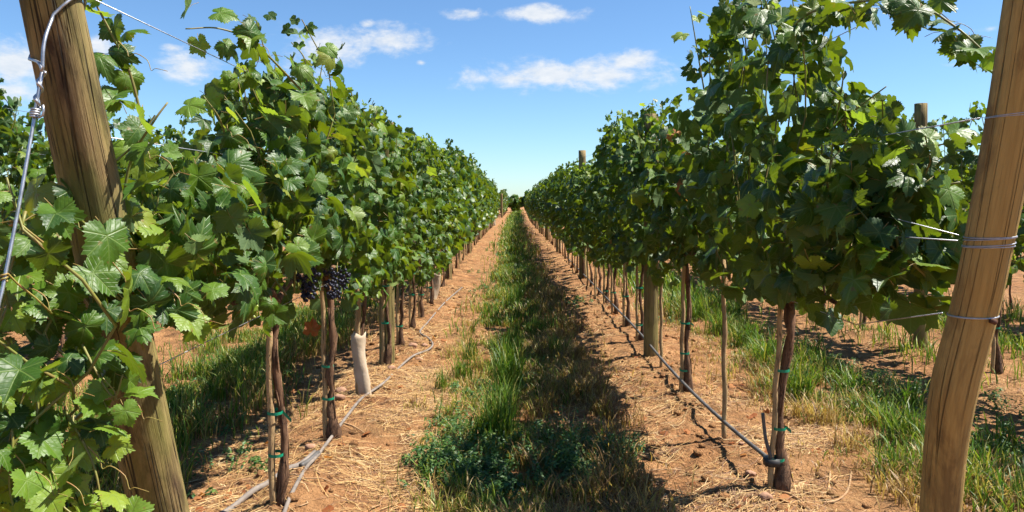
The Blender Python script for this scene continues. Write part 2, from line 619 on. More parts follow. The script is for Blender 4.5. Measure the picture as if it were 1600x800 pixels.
def leaf_outline(n, seed, serr=0.035, deep=0.0):
    rr = np.random.default_rng(seed)
    keys = [(-180, .10), (-168, .50), (-150, .68), (-118, .80), (-86, .68 - deep), (-56, .95), (-32, .74 - deep), (-14, .89), (0, 1.10),
            (14, .89), (32, .74 - deep), (56, .95), (86, .68 - deep), (118, .80), (150, .68), (168, .50), (180, .10)]
    ka = np.array([k[0] for k in keys], float)
    kr = np.array([k[1] for k in keys]) * (1 + 0.10 * (rr.random(len(keys)) - .5))
    kr[-1] = kr[0]
    a = np.linspace(-178, 178, n)
    r = np.interp(a, ka, kr)
    if n > 20:
        r = r * (1 + (serr * 2.0 if n > 40 else serr) * np.where(np.arange(n) % 2 == 0, 1, -1) * (0.5 + 0.8 * rr.random(n)))
    a = np.radians(a)
    return np.sin(a) * r, np.cos(a) * r


def leaf_arrays(n, rings, seed, droop, fold, wave, deep=0.0):
    rr = np.random.default_rng(seed + 100)
    ox, oy = leaf_outline(n, seed, deep=deep)
    fr = [1.0] if rings == 1 else [0.36, 0.72, 1.0]
    X, Y = [np.array([0.0])], [np.array([0.0])]
    for f in fr:
        X.append(ox * f)
        Y.append(oy * f)
    X, Y = np.concatenate(X), np.concatenate(Y)
    r = np.hypot(X, Y)
    th = np.arctan2(X, Y)
    ph = rr.random(4) * 6.28
    Z = -droop * r ** 2 + fold * np.abs(X) - 0.12 * droop * np.maximum(Y, 0) ** 3
    Z = Z + wave * r ** 1.5 * (np.sin(5 * th + ph[0]) * 0.6 + np.sin(3 * th + ph[1]) * 0.5 + np.sin(9 * th + ph[2]) * 0.25)
    # a sideways curl so no two variants are mirror images
    Z = Z + (rr.random() - .5) * 0.35 * X * np.abs(X)
    V = np.stack([X, Y, Z], 1)
    F = []
    for k in range(n - 1):
        F.append((0, 1 + k + 1, 1 + k))
    for q in range(len(fr) - 1):
        a, b = 1 + q * n, 1 + (q + 1) * n
        for k in range(n - 1):
            F.append((a + k, a + k + 1, b + k + 1))
            F.append((a + k, b + k + 1, b + k))
    F = np.array(F)
    # upper side faces +z
    nz = np.cross(V[F[0][1]] - V[F[0][0]], V[F[0][2]] - V[F[0][0]])[2]
    if nz < 0:
        F[:, [1, 2]] = F[:, [2, 1]]
    F2 = F[n - 1:]
    if len(F2):
        nz = np.cross(V[F2[0][1]] - V[F2[0][0]], V[F2[0][2]] - V[F2[0][0]])[2]
        if nz < 0:
            F[n - 1:, [1, 2]] = F[n - 1:, [2, 1]]
    UV = np.stack([X / 2.4 + .5, Y / 2.4 + .5], 1)
    return V, F, UV


def leaf_mesh(name, mat, seed, droop, fold, wave, deep=0.0):
    V, F, UV = leaf_arrays(61, 3, seed, droop, fold, wave, deep)
    nl = len(F)
    # leaf stalk
    tv, tf = tube_np([(0, 0, -0.01), (0, -0.35, -0.10), (0.03, -0.75, -0.38)], [0.018, 0.016, 0.02], 3, cap=False)
    F = np.concatenate([F, tf + len(V)])
    UV = np.concatenate([UV, np.full((len(tv), 2), .5)])
    V = np.concatenate([V, tv])
    me = mesh_tris(name, V, F, [mat, M['petiole']], uv=UV)
    mi = np.zeros(len(F), np.int32)
    mi[nl:] = 1
    me.polygons.foreach_set('material_index', mi)
    return me


LEAF = [leaf_mesh('leaf', M['leaf'], 20 + i, d, f, w, dp) for i, (d, f, w, dp) in enumerate(
    ((.22, .10, .10, 0.0), (.45, .05, .12, .07), (.20, .35, .08, .02), (.60, .0, .14, 0.0), (.15, .50, .10, .10), (.40, -.2, .11, .03), (.75, .25, .16, .0), (.25, .0, .20, .12),
     (.5, .4, .14, .05), (.3, .2, .22, .02), (.9, .1, .12, .06), (.35, .6, .10, .0)))]
YOUNG = [leaf_mesh('young_leaf', M['young'], 50 + i, d, f, w, dp) for i, (d, f, w, dp) in enumerate(
    ((.18, .25, .08, .04), (.30, .12, .10, .0), (.1, .45, .07, .06)))]
DRY = [leaf_mesh('dry_leaf', M['dryleaf'], 70 + i, .5, .5, .25, .05) for i in range(2)]
LOW = [leaf_arrays(15, 1, 80 + i, d, f, w) for i, (d, f, w) in enumerate(((.25, .12, .08), (.4, .0, .1), (.12, .3, .06), (.32, -.1, .1)))]
MIDL = [leaf_arrays(27, 1, 90 + i, d, f, w) for i, (d, f, w) in enumerate(((.25, .12, .08), (.4, .0, .1), (.12, .3, .06), (.32, -.1, .1)))]


def frame_np(pos, nrm, tip, size):
    """4x4 arrays for leaves: columns x, tip, normal"""
    n = nrm / (np.linalg.norm(nrm, axis=1)[:, None] + 1e-9)
    t = tip - n * np.sum(tip * n, 1)[:, None]
    t /= np.linalg.norm(t, axis=1)[:, None] + 1e-9
    x = np.cross(t, n)
    return x * size[:, None], t * size[:, None], n * size[:, None], pos


def joined_leaves(x, t, n, p, rr, protos):
    """one mesh of many low leaves"""
    Vs, Fs, Us, R, off = [], [], [], [], 0
    k = rr.integers(0, len(protos), len(p))
    for i, (LV, LF, LU) in enumerate(protos):
        idx = np.where(k == i)[0]
        if not len(idx):
            continue
        W = LV[None, :, 0:1] * x[idx][:, None, :] + LV[None, :, 1:2] * t[idx][:, None, :] + LV[None, :, 2:3] * n[idx][:, None, :] + p[idx][:, None, :]
        nv = len(LV)
        F = LF[None] + (np.arange(len(idx)) * nv)[:, None, None] + off
        Vs.append(W.reshape(-1, 3))
        Fs.append(F.reshape(-1, 3))
        Us.append(np.tile(LU, (len(idx), 1)))
        R.append(np.repeat(rr.random(len(idx)), nv))
        off += nv * len(idx)
    return np.concatenate(Vs), np.concatenate(Fs), np.concatenate(Us), np.concatenate(R)


# ------------------------------------------------------------------ canopy envelope of each row
def itp(y, pts):
    return float(np.interp(y, [p[0] for p in pts], [p[1] for p in pts]))


TOP = {'L': [(1.3, 1.30), (1.9, 1.46), (2.3, 1.52), (2.6, 1.62), (2.8, 1.86), (3.2, 1.98), (4.5, 1.98), (6, 2.0), (12, 2.06), (50, 2.12)],
       'R': [(2.1, 1.40), (2.45, 1.52), (2.8, 1.80), (3.1, 2.24), (3.6, 2.42), (4.25, 2.42), (4.42, 1.84), (5.2, 1.74), (5.7, 1.96), (6.6, 2.12), (8.6, 2.26), (8.9, 1.84), (14, 1.80), (50, 2.05)],
       'LN': [(0, 2.06)], 'RN': [(0, 2.02), (5.5, 2.0), (6.8, 2.12), (9, 2.2)], 'LL': [(0, 2.05)], 'RR': [(0, 2.05)]}
BOT = {'L': [(1.3, .62), (1.62, .65), (1.85, 1.08), (2.3, 1.06), (2.6, .97), (3.2, .90), (4.4, .82), (6, .70), (7.5, .54), (10, .44), (20, .42)],
       'R': [(2.1, 1.1), (2.6, 1.04), (3.0, .95), (3.4, .86), (4.6, .90), (6.8, .78), (10, .56), (20, .52)],
       'LN': [(0, .75)], 'RN': [(0, .8)], 'LL': [(0, .7)], 'RR': [(0, .7)]}


def canopy(row, y0, y1, n, rr, keep=None, flat=None):
    """leaf frames + shoots for the stretch y0..y1 of a row (world coordinates)"""
    X0 = ROWS[row]
    if flat:
        top_f, bot_f = (lambda y: flat[0]), (lambda y: flat[1])
    else:
        top_f, bot_f = (lambda y: itp(y, TOP[row])), (lambda y: itp(y, BOT[row]))
    L = y1 - y0
    shoots, pos, nrm, tip, size, yng = [], [], [], [], [], []

    def add(px, out, s, young, hang=0.0):
        up = np.array([0, 0, 1.0])
        r3 = rr.normal(0, 1, 3)
        nn = out * 0.70 + up * (0.42 - hang * .2) + r3 * 0.66 + np.array([0.12, -0.03, 0])
        tt = -up * 0.75 + out * 0.55 + rr.normal(0, 1, 3) * 0.38
        pos.append(px)
        nrm.append(nn)
        tip.append(tt)
        size.append(s)
        yng.append(young)

    ns = max(4, int(L * 13))
    per = n * 0.62 / ns
    for i in range(ns):
        ys = y0 + L * (i + rr.random()) / ns
        zt = top_f(ys) + rr.normal(0.0, 0.06) + (0.20 * rr.random() if rr.random() < .12 else 0) + .12 * float(vnoise(ys * 1.7, X0, 71))
        z0 = max(bot_f(ys) + 0.08, 0.80)
        if zt < z0 + .2:
            zt = z0 + .2
        sx = rr.normal(0, 0.075)
        ph, am = rr.random() * 6.28, 0.03 + 0.05 * rr.random()
        ly = rr.normal(0, 0.10)
        pts = []
        for k in range(7):
            t = k / 6
            pts.append((X0 + sx * math.sin(t * 2.6) + am * math.sin(ph + t * 7), ys + ly * t + am * math.cos(ph + 6 * t), z0 + (zt - z0) * t))
        pts = np.array(pts)
        shoots.append(pts)
        for k in range(3):
            a3 = rr.random() * 6.28
            out = np.array([math.cos(a3), math.sin(a3), 0])
            add(pts[-1] + out * .03 - np.array([0, 0, .03 * k]), out, .028 + .012 * k, rr.random() < .6)
        m = int(per + rr.random())
        for k in range(m):
            t = (k + rr.random()) / m
            q = np.array([np.interp(t * 6, range(7), pts[:, c]) for c in range(3)])
            sgn = 1 if rr.random() < 0.55 else -1
            ang = rr.normal(0, 0.75)
            out = np.array([sgn * math.cos(ang), math.sin(ang), 0])
            pl = 0.04 + 0.12 * rr.random() * (1.15 - 0.75 * t)
            s = (0.038 + 0.046 * rr.random()) * (1 - 0.35 * max(0, t - .75) / .25)
            young = t > 0.90 and rr.random() < .75 or rr.random() < .05
            add(q + out * pl + np.array([0, 0, rr.normal(0, .02)]), out, s * (0.7 if t > .93 else 1), young)
    # leaves of side shoots: fill the outer faces and the ragged bottom
    while len(pos) < n:
        y = y0 + L * rr.random()
        zt, zb = top_f(y), bot_f(y)
        z = zb + (zt - zb) * rr.random() ** 1.1 - 0.04 + .22 * float(vnoise(y * 2.3, X0 * 3 + rr.integers(0, 2), 55)) * (rr.random() < .35)
        bulge = 0.09 + 0.15 * math.sin(math.pi * min(1, max(0, (z - zb) / max(.3, zt - zb)))) ** 0.7
        sgn = 1 if rr.random() < 0.55 else -1
        ang = rr.normal(0, 0.6)
        out = np.array([sgn * math.cos(ang), math.sin(ang), 0])
        x = X0 + sgn * bulge * (0.55 + 0.65 * rr.random())
        low = z < zb + .25
        if low and rr.random() < .35 + .5 * float(vnoise(y * 3.1, X0, 9)):
            continue
        add(np.array([x, y, z]), out, 0.036 + 0.048 * rr.random(), rr.random() < .06, hang=1.0 if low else 0)
    pos, nrm, tip, size, yng = np.array(pos), np.array(nrm), np.array(tip), np.array(size), np.array(yng)
    if keep is not None:
        k = np.array([keep(p) for p in pos])
        pos, nrm, tip, size, yng = pos[k], nrm[k], tip[k], size[k], yng[k]
    return shoots, pos, nrm, tip, size, yng


def place_leaves(parent, origin, x, t, n, p, yng, rr, dry=0.0):
    """each leaf an object of its own; leaf shapes share mesh data"""
    for i in range(len(p)):
        if rr.random() < dry:
            me = DRY[rr.integers(0, len(DRY))]
        else:
            me = YOUNG[rr.integers(0, len(YOUNG))] if yng[i] else LEAF[rr.integers(0, len(LEAF))]
        o = bpy.data.objects.new('leaf', me)
        COL.objects.link(o)
        o.parent = parent
        q = p[i] - origin
        o.matrix_basis = Matrix(((x[i][0], t[i][0], n[i][0], q[0]), (x[i][1], t[i][1], n[i][1], q[1]), (x[i][2], t[i][2], n[i][2], q[2]), (0, 0, 0, 1)))


def visible_order(p, row):
    """leaves that show largest first: near the viewer and on the face turned to the viewer"""
    X0 = ROWS[row]
    side = -1 if X0 > 0 else 1
    d = np.linalg.norm(p - np.array([0, 0, EYE]), axis=1)
    face = (p[:, 0] - X0) * side
    return np.argsort(d * 0.55 - face * 1.6)


def trunk_mesh(x, y, lean, h, seed, r0=0.026, far=False, split=True):
    rr = np.random.default_rng(seed)
    n = 5 if far else 13
    pts, rad = [], []
    for k in range(n):
        t = k / (n - 1)
        pts.append((x + 0.018 * math.sin(t * 8 + seed) * (.4 + .6 * rr.random()) + (.012 * rr.random() if .15 < t < .4 else 0) + lean[0] * t, y + 0.010 * rr.normal() + lean[1] * t, -0.04 + (h + .04) * t))
        rad.append(r0 * (1.5 - 0.9 * min(1, t * 3.2) if t < .3 else 0.62) * (1 + 0.55 * (rr.random() - .35)))
    parts = [tube_np(pts, rad, 5 if far else 9, wob=0.45, seed=seed)]
    if not far:
        for q in range(9):                       # peeling strips of bark
            k0 = rr.integers(1, n - 4)
            a = rr.random() * 6.28
            seg = []
            for k in range(k0, k0 + 3):
                lift = rad[k] * (1.02 + .25 * abs(k - k0 - 1) * rr.random())
                seg.append((pts[k][0] + math.cos(a + .2 * k) * lift, pts[k][1] + math.sin(a + .2 * k) * lift, pts[k][2]))
            parts.append(tube_np(seg, [.0022, .0045, .0018], 4))
    if split and not far:
        top = pts[-1]
        for s in (-1, 1):      # the two arms of the cordon
            arm = [top, (top[0] + 0.01, top[1] + s * .10, top[2] + .06), (top[0] + rr.normal(0, .01), top[1] + s * .28, top[2] + .08), (top[0], top[1] + s * .5, top[2] + .07)]
            parts.append(tube_np(smooth_path(arm, 3), np.linspace(0.017, 0.009, 10), 6, wob=0.2, seed=seed + 1))
    V, F = join_np(parts)
    return mesh_tris('trunk', V, F, M['bark'])


ORD = ['first', 'second', 'third', 'fourth', 'fifth', 'sixth', 'seventh', 'eighth', 'ninth', 'tenth', 'eleventh', 'twelfth', 'thirteenth', 'fourteenth', 'fifteenth', 'sixteenth', 'seventeenth', 'eighteenth']
ROWNAME = {'L': 'the left aisle row', 'R': 'the right aisle row', 'LN': 'the next row further left', 'RN': 'the next row further right', 'LL': 'the outermost row on the left', 'RR': 'the outermost row on the right'}


def near_vine(row, y, y0, y1, n, n_ind, idx, label=None, trunk=True, toff=(.03, 0), lean=(0, 0), th=0.82, r0=0.026, keep=None, dry=0.0, single_shoots=True):
    rr = np.random.default_rng(int(y * 100) + (0 if row == 'L' else 5000) + (777 if row in ('LN', 'RN') else 0))
    X0 = ROWS[row]
    g0 = gzs(X0, y)
    origin = np.array([X0, y, g0])
    root = link('grapevine', None, loc=tuple(origin))
    tag(root, label or f'{ORD[idx]} grapevine from the camera in {ROWNAME[row]}', 'grapevine', f'grapevines of {ROWNAME[row]}')
    if trunk:
        link('trunk', trunk_mesh(toff[0], toff[1], lean, th, int(y * 37) + idx, r0), root)
    sh, pos, nrm, tip, size, yng = canopy(row, y0, y1, n, rr, keep)
    for i, s in enumerate(sh):
        if i % 2 == 0 or single_shoots:
            V, F = tube_np(s - origin, np.linspace(0.0055, 0.0025, len(s)), 4, cap=False)
            link('shoot', mesh_tris('shoot', V, F, M['shoot']), root)
    x, t, nn, p = frame_np(pos, nrm, tip, size)
    order = visible_order(p, row)
    a, b = order[:n_ind], order[n_ind:]
    place_leaves(root, origin, x[a], t[a], nn[a], p[a], yng[a], rr, dry)
    if len(b):
        V, F, U, R = joined_leaves(x[b], t[b], nn[b], p[b] - origin, rr, MIDL)
        fo = link('foliage', mesh_tris('foliage', V, F, M['leaf' if row in 'LR' and y < 6 else 'farleaf'], {'rnd': R}, U), root)
        tag(fo, kind='stuff')
    return root


def special_shoot(root, pts, n, s0, s1, yfrac, seed, droop=0.6, rad=0.0045, face=(0.3, -0.5, 0.6), tendril=1, spread=0.05):
    """a free cane with its own leaves"""
    rr = np.random.default_rng(seed)
    path = np.array(smooth_path(pts, 6))
    o = np.array(root.location)
    V, F = tube_np(path - o, np.linspace(rad, rad * .5, len(path)), 6)
    link('shoot', mesh_tris('shoot', V, F, M['shoot']), root)
    pos, nrm, tip, size, yng = [], [], [], [], []
    for k in range(n):
        t = (k + .5) / n
        q = np.array([np.interp(t * (len(path) - 1), range(len(path)), path[:, c]) for c in range(3)])
        sg = 1 if k % 2 else -1
        d = np.array([rr.normal(0, .5), sg * .4 + rr.normal(0, .3), -droop * .5 + rr.normal(0, .5)])
        d /= np.linalg.norm(d)
        s = s0 + (s1 - s0) * t
        pos.append(q + d * (spread + .03 * rr.random()))
        nrm.append(np.array(face) + rr.normal(0, .45, 3))
        tip.append(d * .8 + np.array([0, 0, -droop]) + rr.normal(0, .25, 3))
        size.append(s * (0.85 + .3 * rr.random()))
        yng.append(t > 1 - yfrac)
    x, t_, nn, p = frame_np(np.array(pos), np.array(nrm), np.array(tip), np.array(size))
    place_leaves(root, o, x, t_, nn, p, yng, rr)
    for q in range(tendril):
        i = int(len(path) * (0.45 + .4 * q / max(1, tendril)))
        c = path[i] - o
        tp = [c + np.array([0.02 * k + .008 * math.sin(k * 1.9), -.004 * k, -0.012 * k + 0.012 * math.cos(k * 1.9)]) for k in range(8)]
        V, F = tube_np(smooth_path(tp, 3), np.linspace(0.0016, 0.0007, 22), 4, cap=False)
        link('tendril', mesh_tris('tendril', V, F, M['petiole']), root)


def berries(root, centre, length, width, n, seed, mat, r=0.0085):
    """a hanging bunch"""
    rr = np.random.default_rng(seed)
    bm_v, bm_f = ICO
    parts = []
    o = np.array(root.location)
    for i in range(n):
        t = rr.random() ** .8
        a = rr.random() * 6.28
        w = width * (1 - .75 * t) * (0.55 + .45 * rr.random())
        c = np.array(centre) - o + np.array([w * math.cos(a), w * math.sin(a), -length * t])
        parts.append((bm_v * r * (0.85 + .3 * rr.random()) + c, bm_f))
    st = tube_np([np.array(centre) - o + np.array([0, 0, .06]), np.array(centre) - o + np.array([0, 0, -length * .8])], [0.002, 0.0015], 4)
    V, F = join_np(parts)
    b = link('grape_cluster', mesh_tris('grape_cluster', V, F, mat), root)
    link('stem', mesh_tris('stem', st[0], st[1], M['petiole']), b)


def ico_arrays(sub=1):
    import bmesh
    bm = bmesh.new()
    bmesh.ops.create_icosphere(bm, subdivisions=sub, radius=1.0)
    V = np.array([v.co[:] for v in bm.verts])
    F = np.array([[v.index for v in f.verts] for f in bm.faces])
    bm.free()
    return V, F


ICO = ico_arrays(2)
ICO3 = ico_arrays(3)

# ------------------------------------------------------------------ posts


def post(name, pts, radii, mat, label, group=None, seed=0, sides=20, splits=()):
    """tapered round post with slight knots; origin at its foot"""
    path = np.array(smooth_path(pts, 8))
    o = path[0].copy()
    rad = np.interp(np.linspace(0, 1, len(path)), np.linspace(0, 1, len(radii)), radii)
    path = path - o
    V, F = tube_np(path, rad, sides)
    ln = np.concatenate([[0], np.cumsum(np.linalg.norm(np.diff(path, axis=0), axis=1))])
    aa = np.tile(np.arange(sides) * 2 * math.pi / sides, len(path))
    ax = np.stack([np.repeat(rad, sides) * np.cos(aa) + seed, np.repeat(rad, sides) * np.sin(aa), np.repeat(ln, sides)], 1)
    ax = np.concatenate([ax, [[seed, 0, 0], [seed, 0, ln[-1]]]])
    ang = np.concatenate([aa, [0, 0]])
    cen = np.concatenate([np.repeat(path, sides, 0), path[:1], path[-1:]])
    rel = V - cen
    dent = 1 + 0.035 * vnoise(np.cos(ang) * 1.5 + 3 * seed, V[:, 2] * 5 + np.sin(ang) * 1.5, seed) + 0.02 * vnoise(np.cos(ang) * 4 + seed, V[:, 2] * 2 + np.sin(ang) * 4, seed + 4)
    for wa, za, zb, dp in splits:                  # long drying splits
        wdir = np.array([math.sin(wa), -math.cos(wa), 0])
        cw = (rel @ wdir) / (np.linalg.norm(rel, axis=1) + 1e-9)
        off = np.arccos(np.clip(cw, -1, 1))
        near = np.clip(1 - np.abs(off + .05 * np.sin(V[:, 2] * 5)) / 0.07, 0, 1) * ((V[:, 2] > za) & (V[:, 2] < zb))
        dent = dent - dp * near
    V = cen + rel * dent[:, None]
    ob = link(name, mesh_tris(name, V, F, mat, {'axis': ax}), loc=tuple(o))
    tag(ob, label, 'post', group)
    return ob


# left end post leans towards the viewer
la, lb = P(250, 800, 2.10), P(80, 0, 1.62)
ld = (lb - la)
l0 = la - ld * ((la.z + 0.12) / ld.z)
l1 = la + ld * ((2.02 - la.z) / ld.z)
post('end_post', [l0, l0.lerp(l1, .33), l0.lerp(l1, .66), l1], [0.079, 0.074, 0.067, 0.057], M['post_left'],
     'thick weathered leaning end post at the left, half hidden by vine leaves', seed=3, sides=120, splits=((.35, 1.3, 2.1, .30), (-.05, .2, .95, .28), (.85, .9, 1.9, .15), (-.5, 1.45, 2.1, .12), (.5, .1, .6, .15)))
rp = [P(1469, 800, 2.10), P(1478, 690, 2.05), P(1492, 600, 2.0), P(1523, 480, 1.945), P(1541, 400, 1.90), P(1579, 200, 1.82), P(1611, 0, 1.75)]
r_0 = rp[0] + (rp[0] - rp[1]) * ((rp[0].z + .12) / (rp[1].z - rp[0].z)) * 0.8
r_0.z = -.12
r_1 = rp[-1] + (rp[-1] - rp[-2]) * 0.45
post('end_post', [r_0] + rp + [r_1], [0.053, 0.052, 0.053, 0.057, 0.056, 0.055, 0.056, 0.055, 0.054], M['post_right'],
     'thick brown leaning end post at the right with wire wrapped round it', seed=5, sides=120, splits=((-.35, .1, .8, .12), (-.8, 1.0, 1.7, .10), (-.2, 1.1, 1.5, .08)))


def row_post(row, y, h, r, label, group, foot=None):
    x = ROWS[row] + float(shift(y))
    g0 = gzs(x, y)
    lx = random.uniform(-.015, .015)
    return post('row_post', [(x, y, g0 - .1), (x + lx * .5, y, g0 + h * .5), (x + lx, y, g0 + h)], [r * 1.04, r, r * .96], M['post_row'], label, group, seed=int(y), sides=14)


row_post('L', 6.08, 2.0, 0.062, 'stout wooden post in the left aisle row just behind the paper sleeve', 'row posts')
row_post('L', 12.2, 2.05, 0.058, 'second wooden post from the camera in the left aisle row', 'row posts')
row_post('R', 6.34, 2.08, 0.062, 'nearest upright wooden post in the right aisle row, top poking out of the leaves', 'row posts')
row_post('R', 12.2, 2.12, 0.062, 'second upright wooden post in the right aisle row standing clear against the sky', 'row posts')
row_post('RN', 6.6, 2.19, 0.055, 'wooden post in the next row further right, seen beside the right end post', 'row posts')
row_post('LN', 6.3, 2.0, 0.055, 'wooden post in the next row further left behind the leaves', 'row posts')
for row, ys in (('L', (18.3, 24.4, 30.5, 36.6, 42.8)), ('R', (18.3, 24.4, 30.5, 36.6, 43, 52, 61, 70)), ('RN', (12.5, 18.5, 24.5)), ('LN', (12.4, 18.5, 24.5))):
    for y in ys:
        row_post(row, y, 2.0, 0.055, f'small distant wooden post in {ROWNAME[row]}', f'distant posts of {ROWNAME[row]}')
row_post('L', 61.5, 2.0, 0.085, 'tiny far post at the start of the second vineyard block', 'row posts')

# ------------------------------------------------------------------ near vines


def keep_left0(p):
    # the end post stays bare above and below the bush that grows round it
    if p[1] < 2.25 and p[2] > 1.50 + 0.1 * math.sin(p[1] * 30):
        return False
    c = np.array(l0.lerp(l1, (p[2] + .12) / 2.14))
    if math.hypot(p[0] - c[0], p[1] - c[1]) < 0.085:
        return False
    if p[2] < 1.04 and (p[1] > 1.74 or p[0] > -.93):
        return False
    if p[1] < 1.9 and p[2] > 1.0 and (int(p[1] * 9973) % 10) < 5:
        return False
    if p[2] < 1.0 and (int(p[1] * 9973) % 10) < 5:
        return False
    return p[1] > 1.36


def keep_left1(p):
    c = np.array(l0.lerp(l1, (p[2] + .12) / 2.14))
    if math.hypot(p[0] - c[0], p[1] - c[1]) < 0.085:
        return False
    # leaves pulled away round the ripe bunches
    for cx, cy, cz in ((-0.93, 3.42, 1.03), (-0.90, 3.75, .97), (-0.92, 4.0, .95)):
        d = p - np.array([cx, cy, cz])
        if abs(d[2] + .02) < .13 and d[0] > -.06 and -0.55 < d[1] < .10:
            return False
    return True


v = near_vine('L', 2.16, 1.45, 2.55, 450, 190, 0, 'leafy grapevine wrapped round the left end post with shoots hanging to the ground', toff=(-.22, .30), lean=(-.02, .02), th=1.0, keep=keep_left0)
# tall shoot against the sky, right of the post
special_shoot(v, [P(232, 235, 1.98), P(205, 120, 1.95), P(178, 60, 1.92), P(148, 2, 1.9), P(140, -30, 1.9)], 11, .062, .05, .25, 301, face=(.2, -.6, .4))
special_shoot(v, [P(190, 330, 1.86), P(205, 250, 1.85), P(240, 190, 1.83), P(262, 160, 1.85)], 8, .065, .05, .2, 302)
# shoots hanging in front, lower left corner
for k, (pp, n_, sa, sb, yf) in enumerate((
        ([(125, 420, 1.74), (70, 520, 1.62), (30, 640, 1.58), (0, 740, 1.55)], 14, .052, .046, .6),
        ([(150, 450, 1.76), (115, 560, 1.66), (100, 660, 1.62), (115, 770, 1.60)], 15, .054, .042, .7),
        ([(110, 500, 1.70), (150, 580, 1.64), (178, 620, 1.62), (192, 585, 1.62)], 9, .05, .034, .9),
        ([(60, 600, 1.60), (60, 700, 1.57), (90, 780, 1.56), (130, 815, 1.56)], 12, .052, .042, .8),
        ([(225, 545, 1.82), (200, 480, 1.76), (140, 440, 1.70), (90, 430, 1.66)], 9, .062, .056, .1),
        ([(40, 330, 1.60), (10, 450, 1.55), (-10, 560, 1.52)], 10, .052, .046, .5),
        ([(100, 640, 1.62), (130, 690, 1.60), (150, 740, 1.58), (160, 800, 1.57)], 9, .05, .044, .8),
        ([(10, 620, 1.56), (20, 690, 1.54), (15, 760, 1.53), (30, 820, 1.52)], 9, .05, .044, .6),
        ([(160, 380, 1.78), (120, 340, 1.70), (70, 330, 1.66), (30, 350, 1.62)], 9, .055, .05, .3),
        ([(210, 430, 1.78), (250, 450, 1.80), (290, 470, 1.86), (330, 500, 1.95)], 9, .055, .05, .3))):
    special_shoot(v, [P(*q) for q in pp], n_, sa, sb, yf, 303 + k, face=(.55, -.5, .6), rad=.0036, spread=.04)
berries(v, P(318, 338, 2.5), .05, .02, 7, 5, M['greenberry'], .0075)

v = near_vine('L', 3.17, 2.50, 3.62, 600, 275, 1, 'grapevine behind the nearest left stake, with dark grapes under its leaves', lean=(-.025, .0), th=.86, r0=.021, keep=keep_left1)
special_shoot(v, [P(470, 140, 2.75), P(400, 70, 2.6), P(345, 45, 2.5), P(290, 45, 2.42)], 12, .066, .045, .25, 311, face=(.4, -.5, .5))
special_shoot(v, [P(360, 250, 2.6), P(345, 190, 2.5), P(318, 150, 2.45)], 6, .06, .05, .1, 312)
special_shoot(v, [P(480, 130, 3.35), P(475, 90, 3.35), P(455, 66, 3.35)], 6, .05, .03, .3, 313)
berries(v, (-0.93, 3.40, 1.11), .19, .06, 80, 1, M['berry'])
berries(v, (-.95, 3.55, 1.05), .14, .05, 45, 2, M['berry'])
berries(v, P(393, 478, 2.95), .06, .035, 16, 3, M['greenberry'], .0075)

v = near_vine('L', 4.10, 3.60, 4.60, 560, 300, 2, 'third grapevine from the camera in the left aisle row, dark bunches above its stake', lean=(-.022, 0), th=.88, keep=keep_left1)
berries(v, (-0.90, 3.76, 1.03), .15, .055, 55, 4, M['berry'])
berries(v, (-0.92, 3.98, 1.01), .15, .05, 45, 6, M['berry'])
berries(v, (-0.93, 4.22, 1.0), .13, .045, 40, 8, M['berry'])
LEFT_Y = [5.08, 5.98, 6.75, 7.6, 8.4, 9.3, 10.2, 11.1]
bounds = [4.6] + [(a + b) / 2 for a, b in zip(LEFT_Y, LEFT_Y[1:])] + [11.6]
for i, y in enumerate(LEFT_Y):
    v = near_vine('L', y, bounds[i], bounds[i + 1], toff=(.004 if i == 0 else .03, 0), n=int(520 * (bounds[i + 1] - bounds[i])), n_ind=270 if y < 8 else 180, idx=i + 3, r0=.020, lean=(random.uniform(-.015, .015), random.uniform(-.015, .015)),
              single_shoots=y < 7)
    if y < 8:
        for q in range(2):
            berries(v, (-0.92 - .06 * q, y - .25 + .35 * q, .98 - .05 * q), .13, .045, 36, 30 + i * 3 + q, M['berry'])


def keep_right0(p):
    q = (p[2], p[1])
    if p[1] < 2.2 and p[0] < 1.35:
        return False
    if p[1] < 2.75 and p[2] < .98 and p[0] < 1.2:
        return False
    return True


v = near_vine('R', 3.45, 2.24, 4.22, 1080, 200, 0, 'tall dark nearest grapevine of the right aisle row, its canes arching over the end post', lean=(.06, .0), th=.86, r0=.030, keep=keep_right0)
special_shoot(v, [P(1225, 60, 3.0), P(1262, 22, 2.85), P(1330, 4, 2.6), P(1420, 2, 2.4), P(1490, 40, 2.25), P(1545, 88, 2.18)], 34, .072, .058, .12, 321, face=(-.1, -.6, .6), droop=.7, rad=.006, tendril=3, spread=.035)
special_shoot(v, [P(1290, 330, 2.65), P(1302, 220, 2.6), P(1315, 140, 2.55), P(1318, 112, 2.55)], 7, .058, .05, .1, 322)
special_shoot(v, [P(1300, 200, 2.6), P(1345, 165, 2.55), P(1385, 135, 2.5)], 5, .055, .045, .1, 323)
special_shoot(v, [P(1300, 290, 2.6), P(1400, 300, 2.45), P(1500, 285, 2.3)], 13, .075, .068, .1, 324, face=(-.1, -.7, .45), rad=.007)
special_shoot(v, [P(1290, 400, 2.6), P(1380, 395, 2.45), P(1450, 400, 2.35), P(1490, 380, 2.28)], 13, .072, .066, .0, 325, face=(-.1, -.7, .4))
special_shoot(v, [P(1350, 260, 2.55), P(1430, 235, 2.4), P(1500, 220, 2.3)], 12, .07, .058, .2, 326, face=(-.1, -.6, .5))
special_shoot(v, [P(1100, 140, 3.9), P(1088, 70, 3.9), P(1078, 10, 3.9)], 8, .06, .045, .4, 327)
special_shoot(v, [P(1170, 80, 3.5), P(1185, 30, 3.5), P(1200, 0, 3.5), P(1210, -20, 3.5)], 6, .055, .045, .2, 328)
